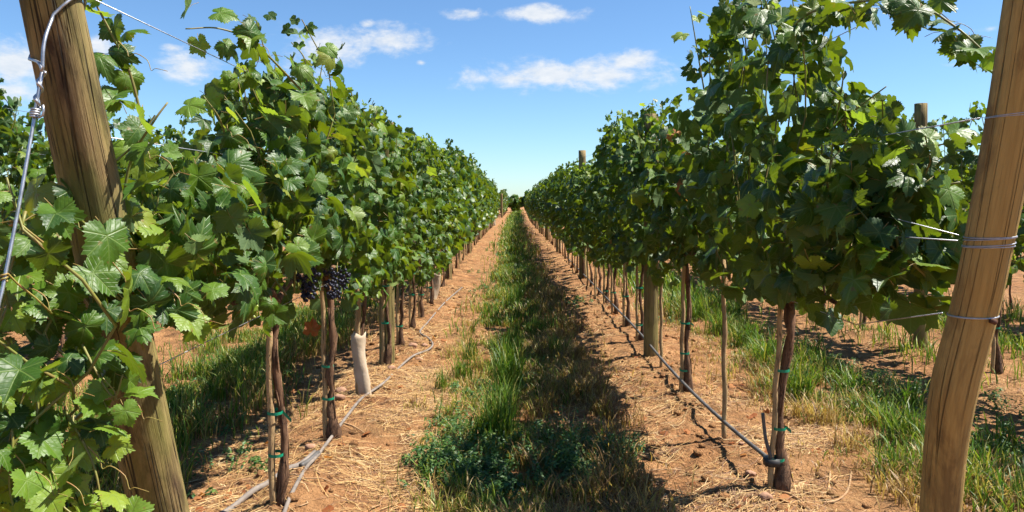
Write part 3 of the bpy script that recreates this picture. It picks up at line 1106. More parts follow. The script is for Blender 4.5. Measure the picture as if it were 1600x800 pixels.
V_ = near_vine('R', 5.16, 4.22, 5.62, 720, 300, 1, 'second grapevine of the right aisle row with a few red dried leaves on top', lean=(.0, 0), th=.9, dry=.004, r0=.024)
RIGHT_Y = [6.94, 7.75, 8.6, 9.3, 10.2, 11.2]
bounds = [5.62] + [(a + b) / 2 for a, b in zip(RIGHT_Y, RIGHT_Y[1:])] + [11.7]
for i, y in enumerate(RIGHT_Y):
    near_vine('R', y, bounds[i], bounds[i + 1], int(520 * (bounds[i + 1] - bounds[i])), 280 if y < 8 else 180, i + 2, r0=.020, lean=(random.uniform(-.015, .015), random.uniform(-.015, .015)),
              single_shoots=y < 7)
for i, y in enumerate((3.6, 4.6, 5.6, 6.7, 7.7, 8.7, 9.7)):
    near_vine('RN', y, y - .5, y + .5, 330, 110, i, r0=.022, single_shoots=False)
for i, y in enumerate((3.7, 4.7, 5.7, 6.7, 7.7, 8.7)):
    near_vine('LN', y, y - .5, y + .5, 360, 120 if y < 6 else 50, i, r0=.022, single_shoots=False)

# ------------------------------------------------------------------ far vines: copies that share a few foliage shapes


def far_variants(n, nleaf, top, bot):
    out = []
    for i in range(n):
        rr = np.random.default_rng(900 + i + int(top * 100))
        ROWS['tmp'] = 0.0
        sh, pos, nrm, tip, size, yng = canopy('tmp', -.52, .52, nleaf, rr, flat=(top + 0.07 * math.sin(i * 2.3), bot + .10 * math.sin(i * 1.7 + 1)))
        del ROWS['tmp']
        x, t, nn, p = frame_np(pos, nrm, tip, size * 1.15)
        V, F, U, R = joined_leaves(x, t, nn, p, rr, LOW)
        out.append(mesh_tris('foliage', V, F, M['farleaf'], {'rnd': R}, U))
    return out


FAR = {'L': far_variants(8, 420, 2.06, .42), 'R': far_variants(8, 420, 1.84, .50)}
FTRUNK = [trunk_mesh(0, 0, (random.uniform(-.04, .04), random.uniform(-.05, .05)), .85, 60 + i, .016, far=True) for i in range(4)]


def far_vine(row, y, cat_label, group):
    x = ROWS[row] + float(shift(y))
    root = link('grapevine', None, loc=(x, y, gzs(x, y)))
    tag(root, cat_label, 'grapevine', group)
    fv = FAR['L' if row in ('L', 'LN', 'LL') else 'R']
    f = link('foliage', random.choice(fv), root)
    f.rotation_euler.z = random.choice((0, math.pi)) + random.uniform(-.06, .06)
    f.scale = (1, 1, random.uniform(.95, 1.05))
    tag(f, kind='stuff')
    t = link('trunk', random.choice(FTRUNK), root)
    t.rotation_euler.z = random.uniform(0, 6.28)


FARLEFT = [12.05 + i * .98 + random.uniform(-.14, .14) for i in range(32)]
FARRIGHT = [12.2 + i * .98 + random.uniform(-.14, .14) for i in range(64)]
FARNEXT = {'RN': [10.7 + i for i in range(26)], 'LN': [9.7 + i for i in range(26)]}
for row, ys, first in (('L', FARLEFT, 11), ('R', FARRIGHT, 8), ('RN', FARNEXT['RN'], 7), ('LN', FARNEXT['LN'], 6)):
    for i, y in enumerate(ys):
        if first + i < len(ORD):
            far_vine(row, y, f'{ORD[first + i]} grapevine from the camera in {ROWNAME[row]}', f'grapevines of {ROWNAME[row]}')
        else:
            far_vine(row, y, f'small distant grapevine far down {ROWNAME[row]}', f'distant vines of {ROWNAME[row]}')
for y in [62.3 + i * 1.0 for i in range(14)]:
    far_vine('L', y, 'tiny grapevine in the second vineyard block at the far end', 'vines of the second block')
for y in [6.0 + i for i in range(12)]:
    far_vine('LL', y, 'grapevine in the outermost row on the left', 'vines of the outermost left row')
    far_vine('RR', y, 'grapevine in the outermost row on the right', 'vines of the outermost right row')

# ------------------------------------------------------------------ dark trees closing the far end of the aisle


def far_tree(x, y, h, w, seed):
    rr = np.random.default_rng(seed)
    g0 = gzs(x, y)
    root = link('tree', None, loc=(x, y, g0))
    tag(root, 'tiny dark tree closing the aisle on the horizon', 'tree', 'trees at the end of the aisle')
    V, F = tube_np([(0, 0, -.1), (.05, 0, h * .35), (0, .05, h * .8)], [.12, .09, .03], 7)
    link('trunk', mesh_tris('trunk', V, F, M['bark']), root)
    n = 900
    u = rr.normal(0, 1, (n, 3))
    u /= np.linalg.norm(u, axis=1)[:, None]
    r = rr.random(n) ** .4
    lump = 1 + .35 * np.sin(u[:, 0] * 5 + seed) * np.cos(u[:, 2] * 4)
    pos = np.stack([u[:, 0] * r * w * lump, u[:, 1] * r * w * lump, h * .55 + u[:, 2] * r * h * .45 * lump], 1)
    x_, t, nn, p = frame_np(pos, u + rr.normal(0, .5, (n, 3)), rr.normal(0, 1, (n, 3)) + np.array([0, 0, -.6]), .14 + .12 * rr.random(n))
    V, F, U, R = joined_leaves(x_, t, nn, p, rr, LOW)
    link('crown', mesh_tris('crown', V, F, M['farleaf'], {'rnd': R * .4}, U), root)


for i, x in enumerate((-2.4, -.7, 0.75, 2.3, 4.2)):
    far_tree(x, 78 + (i % 3) * 2.0, 2.15 + .3 * math.sin(i * 2.2), 1.0, 40 + i)

# ------------------------------------------------------------------ stakes, ties, sleeves


def stake(top, foot, r, label, ties=(), bamboo=False, group=None, seed=0):
    """thin stake driven in beside a vine; ties are green tape bands round it"""
    f, t = np.array(tuple(foot)), np.array(tuple(top))
    n = 10
    pts = [f + (t - f) * k / n + np.array([.004 * math.sin(k * 1.7 + seed), .004 * math.cos(k * 2.1 + seed), 0]) for k in range(n + 1)]
    rad = [r * (1 + (.16 if bamboo and k % 3 == 0 else 0) - .12 * k / n) for k in range(n + 1)]
    V, F = tube_np(np.array(pts) - f, rad, 8, wob=0.06, seed=seed)
    o = link('vine_stake', mesh_tris('vine_stake', V, F, M['stake']), loc=tuple(f))
    tag(o, label, 'stake', group or 'stakes beside the vines')
    for z, w in ties:
        c = (t - f) * (z / max(.1, t[2] - f[2]))
        ring = []
        for k in range(13):
            a = 2 * math.pi * k / 12
            ring.append((c[0] + math.cos(a) * w[0] + w[1], c[1] + math.sin(a) * .024, z + .004 * math.sin(a)))
        V, F = ribbon(ring, .0065)
        b = link('tie', mesh_tris('tie', V, F, M['tie']), o)
        if w[2]:
            tl = [(c[0] + w[0] + w[1], c[1], z), (c[0] + w[0] + w[1] + .012, c[1] - .005, z - .01), (c[0] + w[0] + w[1] + .04 * w[2], c[1] - .01, z - .035 * w[2])]
            V, F = ribbon(tl, .008)
            link('tie_end', mesh_tris('tie_end', V, F, M['tie']), b)
    return o


def ribbon(pts, h):
    pts = np.array(pts, float)
    n = len(pts)
    V = np.concatenate([pts - np.array([0, 0, h]), pts + np.array([0, 0, h])])
    F = []
    for k in range(n - 1):
        F.append((k, k + 1, n + k + 1))
        F.append((k, n + k + 1, n + k))
    return V, np.array(F)


def ground_pt(x, y, dz=-.05):
    return Vector((x, y, gzs(x, y) + dz))


W = lambda side, tail=0.0: (.034, side, tail)
# left row: each stake stands just left of its trunk
stake((-1.03, 3.16, .98), ground_pt(-1.005, 3.16), .016, 'split wooden stake tied to the nearest left trunk with a loose green tie', ((.26, W(.018)), (.44, W(.018, 1.0))), seed=1)
stake((-1.03, 4.09, .98), ground_pt(-1.008, 4.09), .015, 'stake tied twice in green to the third vine of the left row', ((.28, W(.018)), (.46, W(.018))), seed=2)
stake((-1.03, 5.05, .98), ground_pt(-1.02, 5.05), .019, 'stake rising out of the large paper sleeve in the left row', (), seed=3)
stake((-1.01, 5.97, .95), ground_pt(-1.01, 5.97), .015, 'stake with green ties just before the stout post in the left row', ((.40, W(.018)), (.70, W(.018))), seed=4)
for i, y in enumerate(LEFT_Y[2:]):
    stake((-1.01 + .015 * math.sin(i), y - .01, .95), ground_pt(-1.008, y - .01), .014, f'{ORD[4 + i]} stake from the camera in the left aisle row', ((.22 + .25 * ((i * 37) % 10) / 10, W(.018)), (.55 + .2 * ((i * 53) % 10) / 10, W(.018)))[:1 + i % 2] if y < 9.5 else (), seed=5 + i)
# right row
stake((1.285, 3.44, 1.02), ground_pt(1.222, 3.43), .014, 'stake tied with three green ties to the thick nearest right trunk', ((.185, W(.024)), (.33, W(.024, .5)), (.60, W(.024))), seed=21)
stake(P(1131, 405, 4.13), ground_pt(1.218, 4.13), .014, 'bare bamboo stake standing alone in the right row with no vine', (), True, seed=22)
stake((1.235, 5.15, 1.0), ground_pt(1.215, 5.15), .015, 'stake with three green ties on the second vine of the right row', ((.20, W(.018)), (.32, W(.018)), (.53, W(.018, .6))), seed=23)
stake(P(1033, 420, 5.92), ground_pt(1.235, 5.92), .013, 'thin bare stake just before the nearest upright post in the right row', (), True, seed=24)
for i, y in enumerate(RIGHT_Y):
    stake((1.222 + .015 * math.sin(i * 2), y - .01, 1.0), ground_pt(1.218, y - .01), .014, f'{ORD[4 + i]} stake from the camera in the right aisle row', ((.20 + .25 * ((i * 37) % 10) / 10, W(.018)), (.55 + .2 * ((i * 53) % 10) / 10, W(.018, .5)))[:1 + (i + 1) % 2] if y < 9.5 else (), seed=30 + i)
stake((1.16, 9.75, 1.0), ground_pt(1.16, 9.75), .012, 'slim pole between the vines of the right row beyond the tied stakes', (), True, seed=38)
for row, ys in (('L', FARLEFT), ('R', FARRIGHT[:34])):
    for y in ys:
        x = ROWS[row] + float(shift(y)) + random.uniform(-.05, .05)
        if random.random() < .3:
            continue
        g0 = gzs(x, y)
        stake((x + random.uniform(-.06, .06), y + random.uniform(-.08, .08), g0 + .95), (x, y - .05, g0 - .05), .011, f'small distant stake far down {ROWNAME[row]}', (), group=f'distant stakes of {ROWNAME[row]}', seed=int(y))
for i, y in enumerate((5.6, 7.7)):
    stake((3.69, y, 1.0), ground_pt(3.69, y - .01), .014, f'{ORD[i]} stake in the next row further right', ((.4, W(.018)),), seed=60 + i)


def sleeve(x, y, h, r, label, seed):
    """crumpled paper tube round a young trunk"""
    g0 = gzs(x, y)
    n, s = 16, 22
    rr = np.random.default_rng(seed)
    V = []
    for i in range(n + 1):
        t = i / n
        for k in range(s):
            a = 2 * math.pi * k / s
            q = r * (1 + .16 * math.sin(a * 2 + t * 4 + seed) + .16 * float(vnoise(a * 1.6 + 3, t * 7 + seed, seed)) + .05 * rr.normal() * .4 - .20 * abs(t - .45) * (1 if t < .45 else .1))
            V.append((q * math.cos(a) + .02 * math.sin(t * 3 + seed), q * math.sin(a) * .8, -.02 + (h + .02) * t + (.012 * math.sin(a * 3 + 1) if i == n else 0)))
    F = []
    for i in range(n):
        for k in range(s):
            a, b = i * s + k, i * s + (k + 1) % s
            F.append((a, b, b + s))
            F.append((a, b + s, a + s))
    o = link('trunk_sleeve', mesh_tris('trunk_sleeve', np.array(V), np.array(F), M['sleeve'], smooth=False), loc=(x, y, g0))
    so = o.modifiers.new('solid', 'SOLIDIFY')
    so.thickness = .0025
    tag(o, label, 'sleeve', 'paper sleeves round young trunks')


sleeve(-1.005, 5.06, .43, .052, 'large crumpled cream paper sleeve round a trunk in the left row', 2)
sleeve(-0.965, 9.75, .33, .055, 'smaller pale paper sleeve further back in the left row', 5)
sleeve(1.26, 18.4, .42, .06, 'pale paper sleeve far down the right row', 7)
sleeve(-0.75, 40.5, .6, .10, 'tiny white sleeve at the far end of the left row', 9)

# ------------------------------------------------------------------ hoses


def hose(pts, r, mat, label, n=5, seed=0):
    path = smooth_path(pts, n)
    o = np.array(path[0])
    V, F = tube_np(np.array(path) - o, r, 9, wob=.03, seed=seed)
    ob = link('drip_hose', mesh_tris('drip_hose', V, F, mat), loc=tuple(o))
    tag(ob, label, 'hose', 'irrigation hoses')
    return ob


def lay(pix, r):
    out = []
    for px, py in pix:
        q = G(px, py, 0.02)
        out.append(Vector((q.x, q.y, max(gzs(q.x, q.y), gzs(q.x + .03, q.y), gzs(q.x - .03, q.y)) + r * .9)))
    return out


hose(lay([(440, 830), (455, 797), (478, 752), (497, 724), (525, 690), (545, 660), (565, 632), (600, 605), (620, 582), (645, 560), (668, 549), (676, 541), (668, 529), (656, 522), (669, 505), (687, 485), (701, 469), (722, 451)], .011),
     .0092, M['hose_grey'], 'long weathered grey drip hose snaking along the left side of the aisle')
hose(lay([(330, 822), (362, 797), (395, 780), (420, 766), (448, 748), (470, 738), (492, 720)], .014), .0135, M['hose_grey'], 'thick grey hose end crossing behind the nearest left stake')
hose(lay([(470, 742), (484, 733), (497, 722)], .014), .014, M['hose_dark'], 'short dark open pipe stub lying against the grey hose', seed=4)
rh = [(1.235, 3.44, .165), (1.215, 3.93, .150), (1.21, 4.69, .125), (1.215, 5.68, .12), (1.22, 6.95, .15), (1.225, 8.6, .15), (1.24, 10.5, .14), (1.25, 12.5, .13), (1.28, 16, .10)]
ho = hose(rh, .0105, M['hose_dark'], 'dark drip hose strung low along the right row to the nearest trunk')
e0 = np.array(rh[0])
V, F = tube_np(smooth_path([(0, 0, 0), (-.012, -.015, .03), (-.03, -.01, .10), (-.035, .0, .155), (-.042, .0, .225)], 4), .0085, 8)
link('hose_end', mesh_tris('hose_end', V, F, M['hose_dark']), ho)
V, F = tube_np([(0, 0, -.016), (0, 0, .016)], [.043, .043], 12)
tp = link('tape_band', mesh_tris('tape_band', V, F, M['tape']), ho)
tp.location = (0.005, .005, 0)

# ------------------------------------------------------------------ trellis wires


def wire(pts, label, r=.0016, group='trellis wires', sag=0.0):
    o = np.array(tuple(pts[0]))
    V, F = tube_np(np.array([tuple(p) for p in pts]) - o, r, 5)
    ob = link('trellis_wire', mesh_tris('trellis_wire', V, F, M['wire']), loc=tuple(o))
    tag(ob, label, 'wire', group)
    return ob


def wire_pts(row, y0, z0, z, y1=43):
    out = [(ROWS[row], y0, z0)] if z0 else []
    for y in (2.6, 3.3, 4.5, 6.1, 9, 12.2, 18, 24, 30, 36, y1):
        if y > y0 + .3:
            x = ROWS[row] + float(shift(y))
            out.append((x, y, z + (gzs(x, y) if y > 10 else 0)))
    return out


lax = lambda z: l0.lerp(l1, (z + .12) / 2.14)
for z, nm in ((.92, 'lowest'), (1.22, 'second'), (1.55, 'third'), (1.88, 'top')):
    c = lax(z)
    wire([tuple(c)] + wire_pts('L', c.y, None, z), f'{nm} trellis wire of the left aisle row')


def post_axis_right(z):
    pts = [r_0] + rp + [r_1]
    for a, b in zip(pts, pts[1:]):
        if a.z <= z <= b.z:
            return a.lerp(b, (z - a.z) / (b.z - a.z))
    return pts[-1]


def wrap(parent, z, turns, r, rad, pitch, tilt=.05, seed=0):
    """turns of wire round the right post, child of its wire"""
    c = post_axis_right(z)
    o = Vector(parent.location)
    pts = []
    n = int(turns * 28)
    for k in range(n + 1):
        a = 2 * math.pi * k / 28
        cz = z + pitch * (k / 28 - turns / 2) + .004 * math.sin(a * .37 + seed)
        cc = post_axis_right(cz)
        pts.append((cc.x + rad * math.cos(a) - o.x, cc.y + rad * math.sin(a) - o.y, cz + tilt * math.cos(a) * rad - o.z))
    V, F = tube_np(pts, r, 6)
    return link('wire_wrap', mesh_tris('wire_wrap', V, F, M['wire']), parent)


for z, nm, turns, pitch, rad, r in ((1.085, 'lowest', 1, .004, .0575, .0028), (1.285, 'second', 4, .009, .0575, .0018), (1.60, 'third', 2, .007, .0570, .0014)):
    c = post_axis_right(z)
    wo = wire([(c.x - .05, c.y + .05, z)] + [(p[0], p[1], p[2]) for p in wire_pts('R', c.y, None, {1.085: .95, 1.285: 1.27, 1.60: 1.6}[z])], f'{nm} trellis wire of the right aisle row, wrapped round the end post', .0018)
    wrap(wo, z, turns, r, rad, pitch, seed=z)
    if nm == 'lowest':
        nl = tube_np([(0, 0, 0), (0, -.02, 0)], [.006, .008], 8)
        b = link('nail', mesh_tris('nail', nl[0], nl[1], M['rust']), wo)
        b.location = Vector((c.x + .012, c.y - .052, z - .004)) - wo.location
c = post_axis_right(1.3)
wire([(c.x - .05, c.y + .05, 1.30)] + wire_pts('R', c.y, None, 1.36), 'thin upper strand of the middle wire pair on the right end post', .0014)
wire(wire_pts('R', 1.7, None, 2.0), 'top trellis wire of the right aisle row')
for row in ('RN', 'LN'):
    for z, nm in ((.95, 'lowest'), (1.3, 'second'), (1.72, 'third'), (2.02, 'top')):
        wire(wire_pts(row, 2.0, None, z, 40), f'{nm} trellis wire of {ROWNAME[row]}', .002)

# guy wire on the left end post
gw = link('guy_wire', None, loc=tuple(P(60, 150, 1.58)))
tag(gw, 'twisted galvanised guy wire looped round the left end post', 'wire')
go = Vector(gw.location)


def gpart(name, pts, r, sides=8):
    V, F = tube_np([tuple(Vector(tuple(p)) - go) for p in pts], r, sides)
    return link(name, mesh_tris(name, V, F, M['wire']), gw)


knot = P(66, 112, 1.54)
cL = lax(1.70)
ring = []
zt = P(126, 18, 1.55).z
for k in range(17):        # over the front, round the back of the post, to the left edge
    a = math.radians(-62 + 268 * k / 16)
    z = zt + .055 * math.sin(math.pi * min(1, k / 9)) if k < 10 else zt + .055 * math.sin(math.pi * min(1, k / 9)) - .012 * (k - 9)
    cc = lax(z)
    ring.append((cc.x + .0665 * math.cos(a), cc.y + .0665 * math.sin(a), z))
p0 = Vector(ring[0])
loop = smooth_path([knot, knot.lerp(p0, .5) + Vector((0, -.012, 0)), ring[0]], 5)[:-1] + ring + smooth_path([ring[-1], knot + Vector((-.012, .008, .02)), knot], 4)[1:]
gpart('loop', loop, .0036)
kb = P(56, 168, 1.555)
tw = []
for k in range(33):
    t = k / 32
    c = knot.lerp(kb, t)
    a = t * 2 * math.pi * 2.2
    tw.append((c.x + .0052 * math.cos(a), c.y + .0052 * math.sin(a), c.z))
gpart('twist', tw, .0034)
co = []
for k in range(61):
    t = k / 60
    c = kb.lerp(P(54, 183, 1.55), t)
    a = t * 2 * math.pi * 4
    co.append((c.x + .0078 * math.cos(a), c.y + .0078 * math.sin(a), c.z))
co += [P(60, 184, 1.545), P(67, 180, 1.545), P(68, 172, 1.545), P(67, 164, 1.545)]
gpart('coil', co, .0026, 6)
anchor = Vector((-1.0, .98, gzs(-1.0, .98) - .05))
gpart('strand', [knot, kb, P(54, 183, 1.55), P(30, 320, 1.50), P(4, 452, 1.455), anchor], .0036)
# a tendril knotted round the strand
for i, (px, py) in enumerate(((20, 355), (6, 440))):
    c = P(px, py, 1.5 - .04 * i) - go
    pts = [(c.x + .006 * math.cos(k * 1.0), c.y + .006 * math.sin(k * 1.0), c.z + .0012 * k) for k in range(14)]
    pts += [tuple(P(px + 22, py + 4, 1.5) - go), tuple(P(px + 50, py + 26, 1.53) - go), tuple(P(px + 75, py + 50, 1.56) - go)]
    V, F = tube_np(pts, .0022, 5)
    te = link('tendril', mesh_tris('tendril', V, F, M['petiole']), v if False else gw)

# ------------------------------------------------------------------ grass, weeds, straw


def blades(pos, h, w, bend, col, rr, tipcol=None, lean=None):
    """many grass blades as one triangle mesh: 7 vertices, 5 triangles each"""
    n = len(pos)
    a = rr.random(n) * 6.283
    d = np.stack([np.cos(a), np.sin(a), np.zeros(n)], 1)
    if lean is not None:
        d = d * (1 - lean[1]) + lean[0] * lean[1]
        d /= np.linalg.norm(d, axis=1)[:, None] + 1e-9
    b = a + 1.57 + rr.normal(0, .5, n)
    s = np.stack([np.cos(b), np.sin(b), np.zeros(n)], 1) * (w * .5)[:, None]
    up = np.array([0, 0, 1.0])
    vs = []
    for t, ww in ((0, .8), (.4, 1.0), (.75, .7)):
        c = pos + d * (bend * h * t ** 2)[:, None] + up * (h * (t - .35 * bend * t ** 2.2))[:, None]
        vs += [c - s * ww, c + s * ww]
    c = pos + d * (bend * h)[:, None] + up * (h * (1 - .42 * bend))[:, None]
    vs.append(c)
    V = np.stack(vs, 1).reshape(-1, 3)
    f = np.array([(0, 1, 3), (0, 3, 2), (2, 3, 5), (2, 5, 4), (4, 5, 6)])
    F = (f[None] + (np.arange(n) * 7)[:, None, None]).reshape(-1, 3)
    C = np.repeat(col[:, None, :], 7, 1)
    if tipcol is not None:
        wts = np.array([0, 0, .1, .1, .5, .5, 1.0])[None, :, None]
        C = C * (1 - wts) + tipcol[:, None, :] * wts
    return V, F, C.reshape(-1, 3)


def pick(rr, n, cols, wts):
    k = rr.choice(len(cols), n, p=np.array(wts) / sum(wts))
    c = np.array(cols)[k]
    return c * (0.75 + .5 * rr.random((n, 1)))


GREENS = [(.046, .105, .012), (.085, .155, .016), (.150, .205, .022), (.26, .24, .042)]
DRYS = [(.33, .215, .07), (.25, .145, .05), (.41, .29, .11), (.14, .078, .034)]


def leaflets(pos, s, nrm, col, rr):
    """small oval leaflets, 4 triangles each"""
    n = len(pos)
    x, t, nn, p = frame_np(pos, nrm, rr.normal(0, 1, (n, 3)), s)
    sh = np.array([(0, -1, 0), (.55, -.1, -.12), (0, 1.1, -.1), (-.55, -.1, -.12), (0, .1, .08)])
    V = (sh[None, :, 0:1] * x[:, None, :] + sh[None, :, 1:2] * t[:, None, :] + sh[None, :, 2:3] * nn[:, None, :] + p[:, None, :]).reshape(-1, 3)
    f = np.array([(0, 1, 4), (1, 2, 4), (2, 3, 4), (3, 0, 4)])
    F = (f[None] + (np.arange(n) * 5)[:, None, None]).reshape(-1, 3)
    return V, F, np.repeat(col, 5, 0)


def merge3(parts):
    Vs, Fs, Cs, o = [], [], [], 0
    for V, F, C in parts:
        Vs.append(V)
        Fs.append(F + o)
        Cs.append(C)
        o += len(V)
    return np.concatenate(Vs), np.concatenate(Fs), np.concatenate(Cs)


def strip_blades(rr, xc, hw, y0, y1, dens, h, w, cols, wts, edge=True, tip=None, clump=.75, bend=(.15, .7)):
    """scatter blades in a wavering strip along y; clumped"""
    n = int(dens * 2 * hw * (y1 - y0))
    x = rr.normal(0, .55, n) if edge else rr.uniform(-1, 1, n)
    y = rr.uniform(y0, y1, n)
    edgew = hw * (1 + .5 * vnoise(y * 1.3, xc + 0 * y, 31))
    x = np.clip(x, -1.5, 1.5) * edgew + xc + shift(y)
    keep = vnoise(x * 4.2, y * 3.2, 17) + .6 * vnoise(x * 11, y * 11, 18) > rr.uniform(-.5, .5, n) * (1 - clump) - .12
    x, y = x[keep], y[keep]
    n = len(x)
    tall = np.clip(.75 + 1.6 * vnoise(x * 2.1, y * 1.7, 23), .35, 1.6)
    H = h * tall * (.55 + .75 * rr.random(n))
    z = gz(x, y) - .005
    return blades(np.stack([x, y, z], 1), H, w * (.7 + .6 * rr.random(n)), bend[0] + (bend[1] - bend[0]) * rr.random(n), pick(rr, n, cols, wts), rr,
                  pick(rr, n, DRYS, (1, 1, 1, .5)) if tip else None)


def tuft(rr, x, y, n, h, r, cols, wts, w=.006, bend=(.1, .6)):
    a, q = rr.random(n) * 6.28, rr.random(n) ** .7 * r
    px, py = x + q * np.cos(a), y + q * np.sin(a)
    return blades(np.stack([px, py, gz(px, py) - .005], 1), h * (.5 + .6 * rr.random(n)), np.full(n, w) * (.6 + .7 * rr.random(n)), bend[0] + (bend[1] - bend[0]) * rr.random(n), pick(rr, n, cols, wts), rr)


def weed(rr, x, y, r, h, n, cols):
    """low sprawling leafy weed: many small sprigs of leaflets"""
    k = max(4, int(n / 26))
    pp, nn = [], []
    for i in range(k):
        a, q = rr.random() * 6.28, 1.35 * r * rr.random() ** .6
        bx, by = x + q * math.cos(a), y + q * math.sin(a) * 1.25
        hh = h * (.35 + 1.0 * rr.random()) * (1.15 - .6 * q / (1.35 * r))
        lx, ly = rr.normal(0, .45, 2)
        t = np.linspace(.12, 1, 26)
        aa = t * 26 * 2.4 + rr.random() * 6
        rad = .022 * (1.15 - .6 * t) + .006 * rr.random(26)
        px = bx + lx * hh * t + rad * np.cos(aa)
        py = by + ly * hh * t + rad * np.sin(aa)
        pp.append(np.stack([px, py, hh * t + gzs(bx, by)], 1))
        nn.append(np.stack([np.cos(aa) * .5, np.sin(aa) * .5, np.ones(26)], 1) + rr.normal(0, .3, (26, 3)))
    pp, nn = np.concatenate(pp), np.concatenate(nn)
    return leaflets(pp, .007 + .008 * rr.random(len(pp)), nn, pick(rr, len(pp), cols, [1] * len(cols)), rr)


WEEDC = [(.040, .105, .026), (.064, .138, .032), (.11, .18, .036)]


def build_grass():
    rr = np.random.default_rng(5)
    # --- aisle strip
    A = []
    A.append(strip_blades(rr, .02, .40, 3.1, 7.5, 2300, .14, .006, GREENS, (2, 3, 4, 3.5), clump=.9))
    A.append(strip_blades(rr, .22, .46, 3.0, 7.5, 3800, .12, .0055, DRYS, (3, 3, 2, 2), clump=.7, bend=(.3, 1.0)))
    A.append(strip_blades(rr, .08, .40, 7.5, 16, 1500, .17, .010, GREENS, (3, 3, 2, 2), clump=.9))
    A.append(strip_blades(rr, .28, .42, 7.5, 16, 1500, .13, .009, DRYS, (2, 2, 1, 2), clump=.8))
    A.append(strip_blades(rr, .10, .42, 16, 45, 380, .20, .022, GREENS, (3, 3, 2, 2), clump=.9))
    A.append(strip_blades(rr, .30, .42, 16, 45, 200, .16, .020, DRYS, (2, 2, 1, 1), clump=.9))
    A.append(strip_blades(rr, .10, .5, 45, 95, 90, .25, .05, GREENS, (3, 3, 2, 2), clump=.9))
    A.append(strip_blades(rr, .10, .50, 2.7, 3.6, 3000, .10, .0045, DRYS, (3, 2, 2, 1), clump=.8, bend=(.5, 1.1)))
    for px, py, n, h, r in ((775, 690, 170, .36, .11), (785, 660, 150, .36, .10), (795, 605, 190, .40, .11), (790, 575, 150, .36, .11), (748, 690, 80, .22, .09), (800, 545, 120, .32, .10), (725, 590, 80, .28, .09),
                            (735, 560, 60, .26, .08), (840, 525, 80, .26, .09), (870, 560, 80, .26, .09), (765, 500, 90, .28, .10), (800, 480, 120, .34, .12), (760, 790, 26, .16, .05),
                            (720, 770, 14, .20, .04), (810, 470, 100, .30, .10), (820, 430, 90, .32, .14), (805, 415, 90, .32, .14), (690, 610, 40, .2, .06)):
        q = G(px, py)
        A.append(tuft(rr, q.x, q.y, n, h, r, GREENS, (3, 4, 2, .6)))
    for px, py, n, h, r in ((930, 620, 120, .24, .09), (905, 560, 110, .24, .09), (880, 520, 90, .24, .09), (950, 650, 90, .2, .08), (980, 770, 110, .2, .1), (860, 780, 80, .16, .09), (650, 640, 60, .10, .1), (930, 780, 90, .2, .1),
                            (855, 600, 90, .2, .1), (830, 655, 80, .18, .1), (900, 600, 90, .22, .09)):
        q = G(px, py)
        A.append(tuft(rr, q.x, q.y, n, h, r, DRYS + [GREENS[3]], (2, 2, .6, 3, 1.2), .0045, (.25, .8)))
    for k in range(70):
        y = 2.9 + 7.5 * rr.random() ** 1.3
        A.append(tuft(rr, .45 + rr.normal(0, .16), y, 60, .17 + .1 * rr.random(), .09, DRYS + [GREENS[3]], (2, 3, .6, 4, 1), .0045, (.25, .9)))
    for k in range(45):
        y = 2.9 + 8 * rr.random() ** 1.3
        A.append(tuft(rr, -.28 + rr.normal(0, .14), y, 34, .10 + .1 * rr.random(), .09, DRYS[:3] + [GREENS[3], GREENS[2]], (2, 2, 2, 3, 2), .0045, (.3, 1.0)))
    V, F, C = merge3(A)
    o = link('grass', mesh_tris('grass', V, F, M['grass'], {'col': C}))
    tag(o, 'strip of long green and dry grass down the middle of the aisle', 'grass', kind='stuff')
    # --- leafy weeds in the aisle
    A = []
    for px, py, r, h, n in ((690, 735, .17, .17, 1300), (730, 705, .14, .15, 800), (880, 705, .20, .17, 1500), (930, 730, .18, .15, 1200), (830, 730, .15, .13, 800), (720, 660, .14, .11, 600), (700, 690, .12, .12, 600),
                            (815, 600, .12, .10, 500), (760, 620, .12, .1, 500), (905, 475, .14, .08, 400), (850, 450, .16, .1, 400), (770, 450, .18, .1, 400), (745, 610, .14, .10, 500), (850, 570, .12, .1, 400)):
        q = G(px, py)
        A.append(weed(rr, q.x, q.y, r, h, n, WEEDC))
    for k in range(34):
        q = G(670 + 310 * rr.random(), 690 + 90 * rr.random())
        A.append(weed(rr, q.x, q.y, .09, .10, 300, WEEDC[:2] + [(.03, .075, .022)]))
    for k in range(40):
        y = 7 + 20 * rr.random() ** 1.3
        A.append(weed(rr, .05 + rr.normal(0, .3) + float(shift(y)), y, .14, .10, 160, WEEDC))
    V, F, C = merge3(A)
    o = link('weeds', mesh_tris('weeds', V, F, M['grass'], {'col': C}))
    tag(o, 'low leafy dark green weeds among the aisle grass', 'weeds', kind='stuff')
    # --- right-hand inter-row
    A = []
    A.append(strip_blades(rr, 2.28, .36, 2.4, 9, 2300, .19, .0065, GREENS, (3, 3, 3, 2.5), clump=.95))
    A.append(strip_blades(rr, 2.15, .46, 2.4, 9, 2200, .14, .005, DRYS, (2, 2, 2, 1), clump=.8, bend=(.3, 1.0)))
    A.append(strip_blades(rr, 2.30, .45, 8.5, 30, 700, .24, .016, GREENS, (3, 3, 3, 2), clump=.9))
    A.append(strip_blades(rr, 4.9, .55, 4, 14, 700, .26, .010, GREENS, (2, 3, 3, 2), clump=.9))
    A.append(strip_blades(rr, 3.6, .30, 5.2, 9, 500, .20, .008, GREENS, (1, 3, 4, 2), clump=.9))
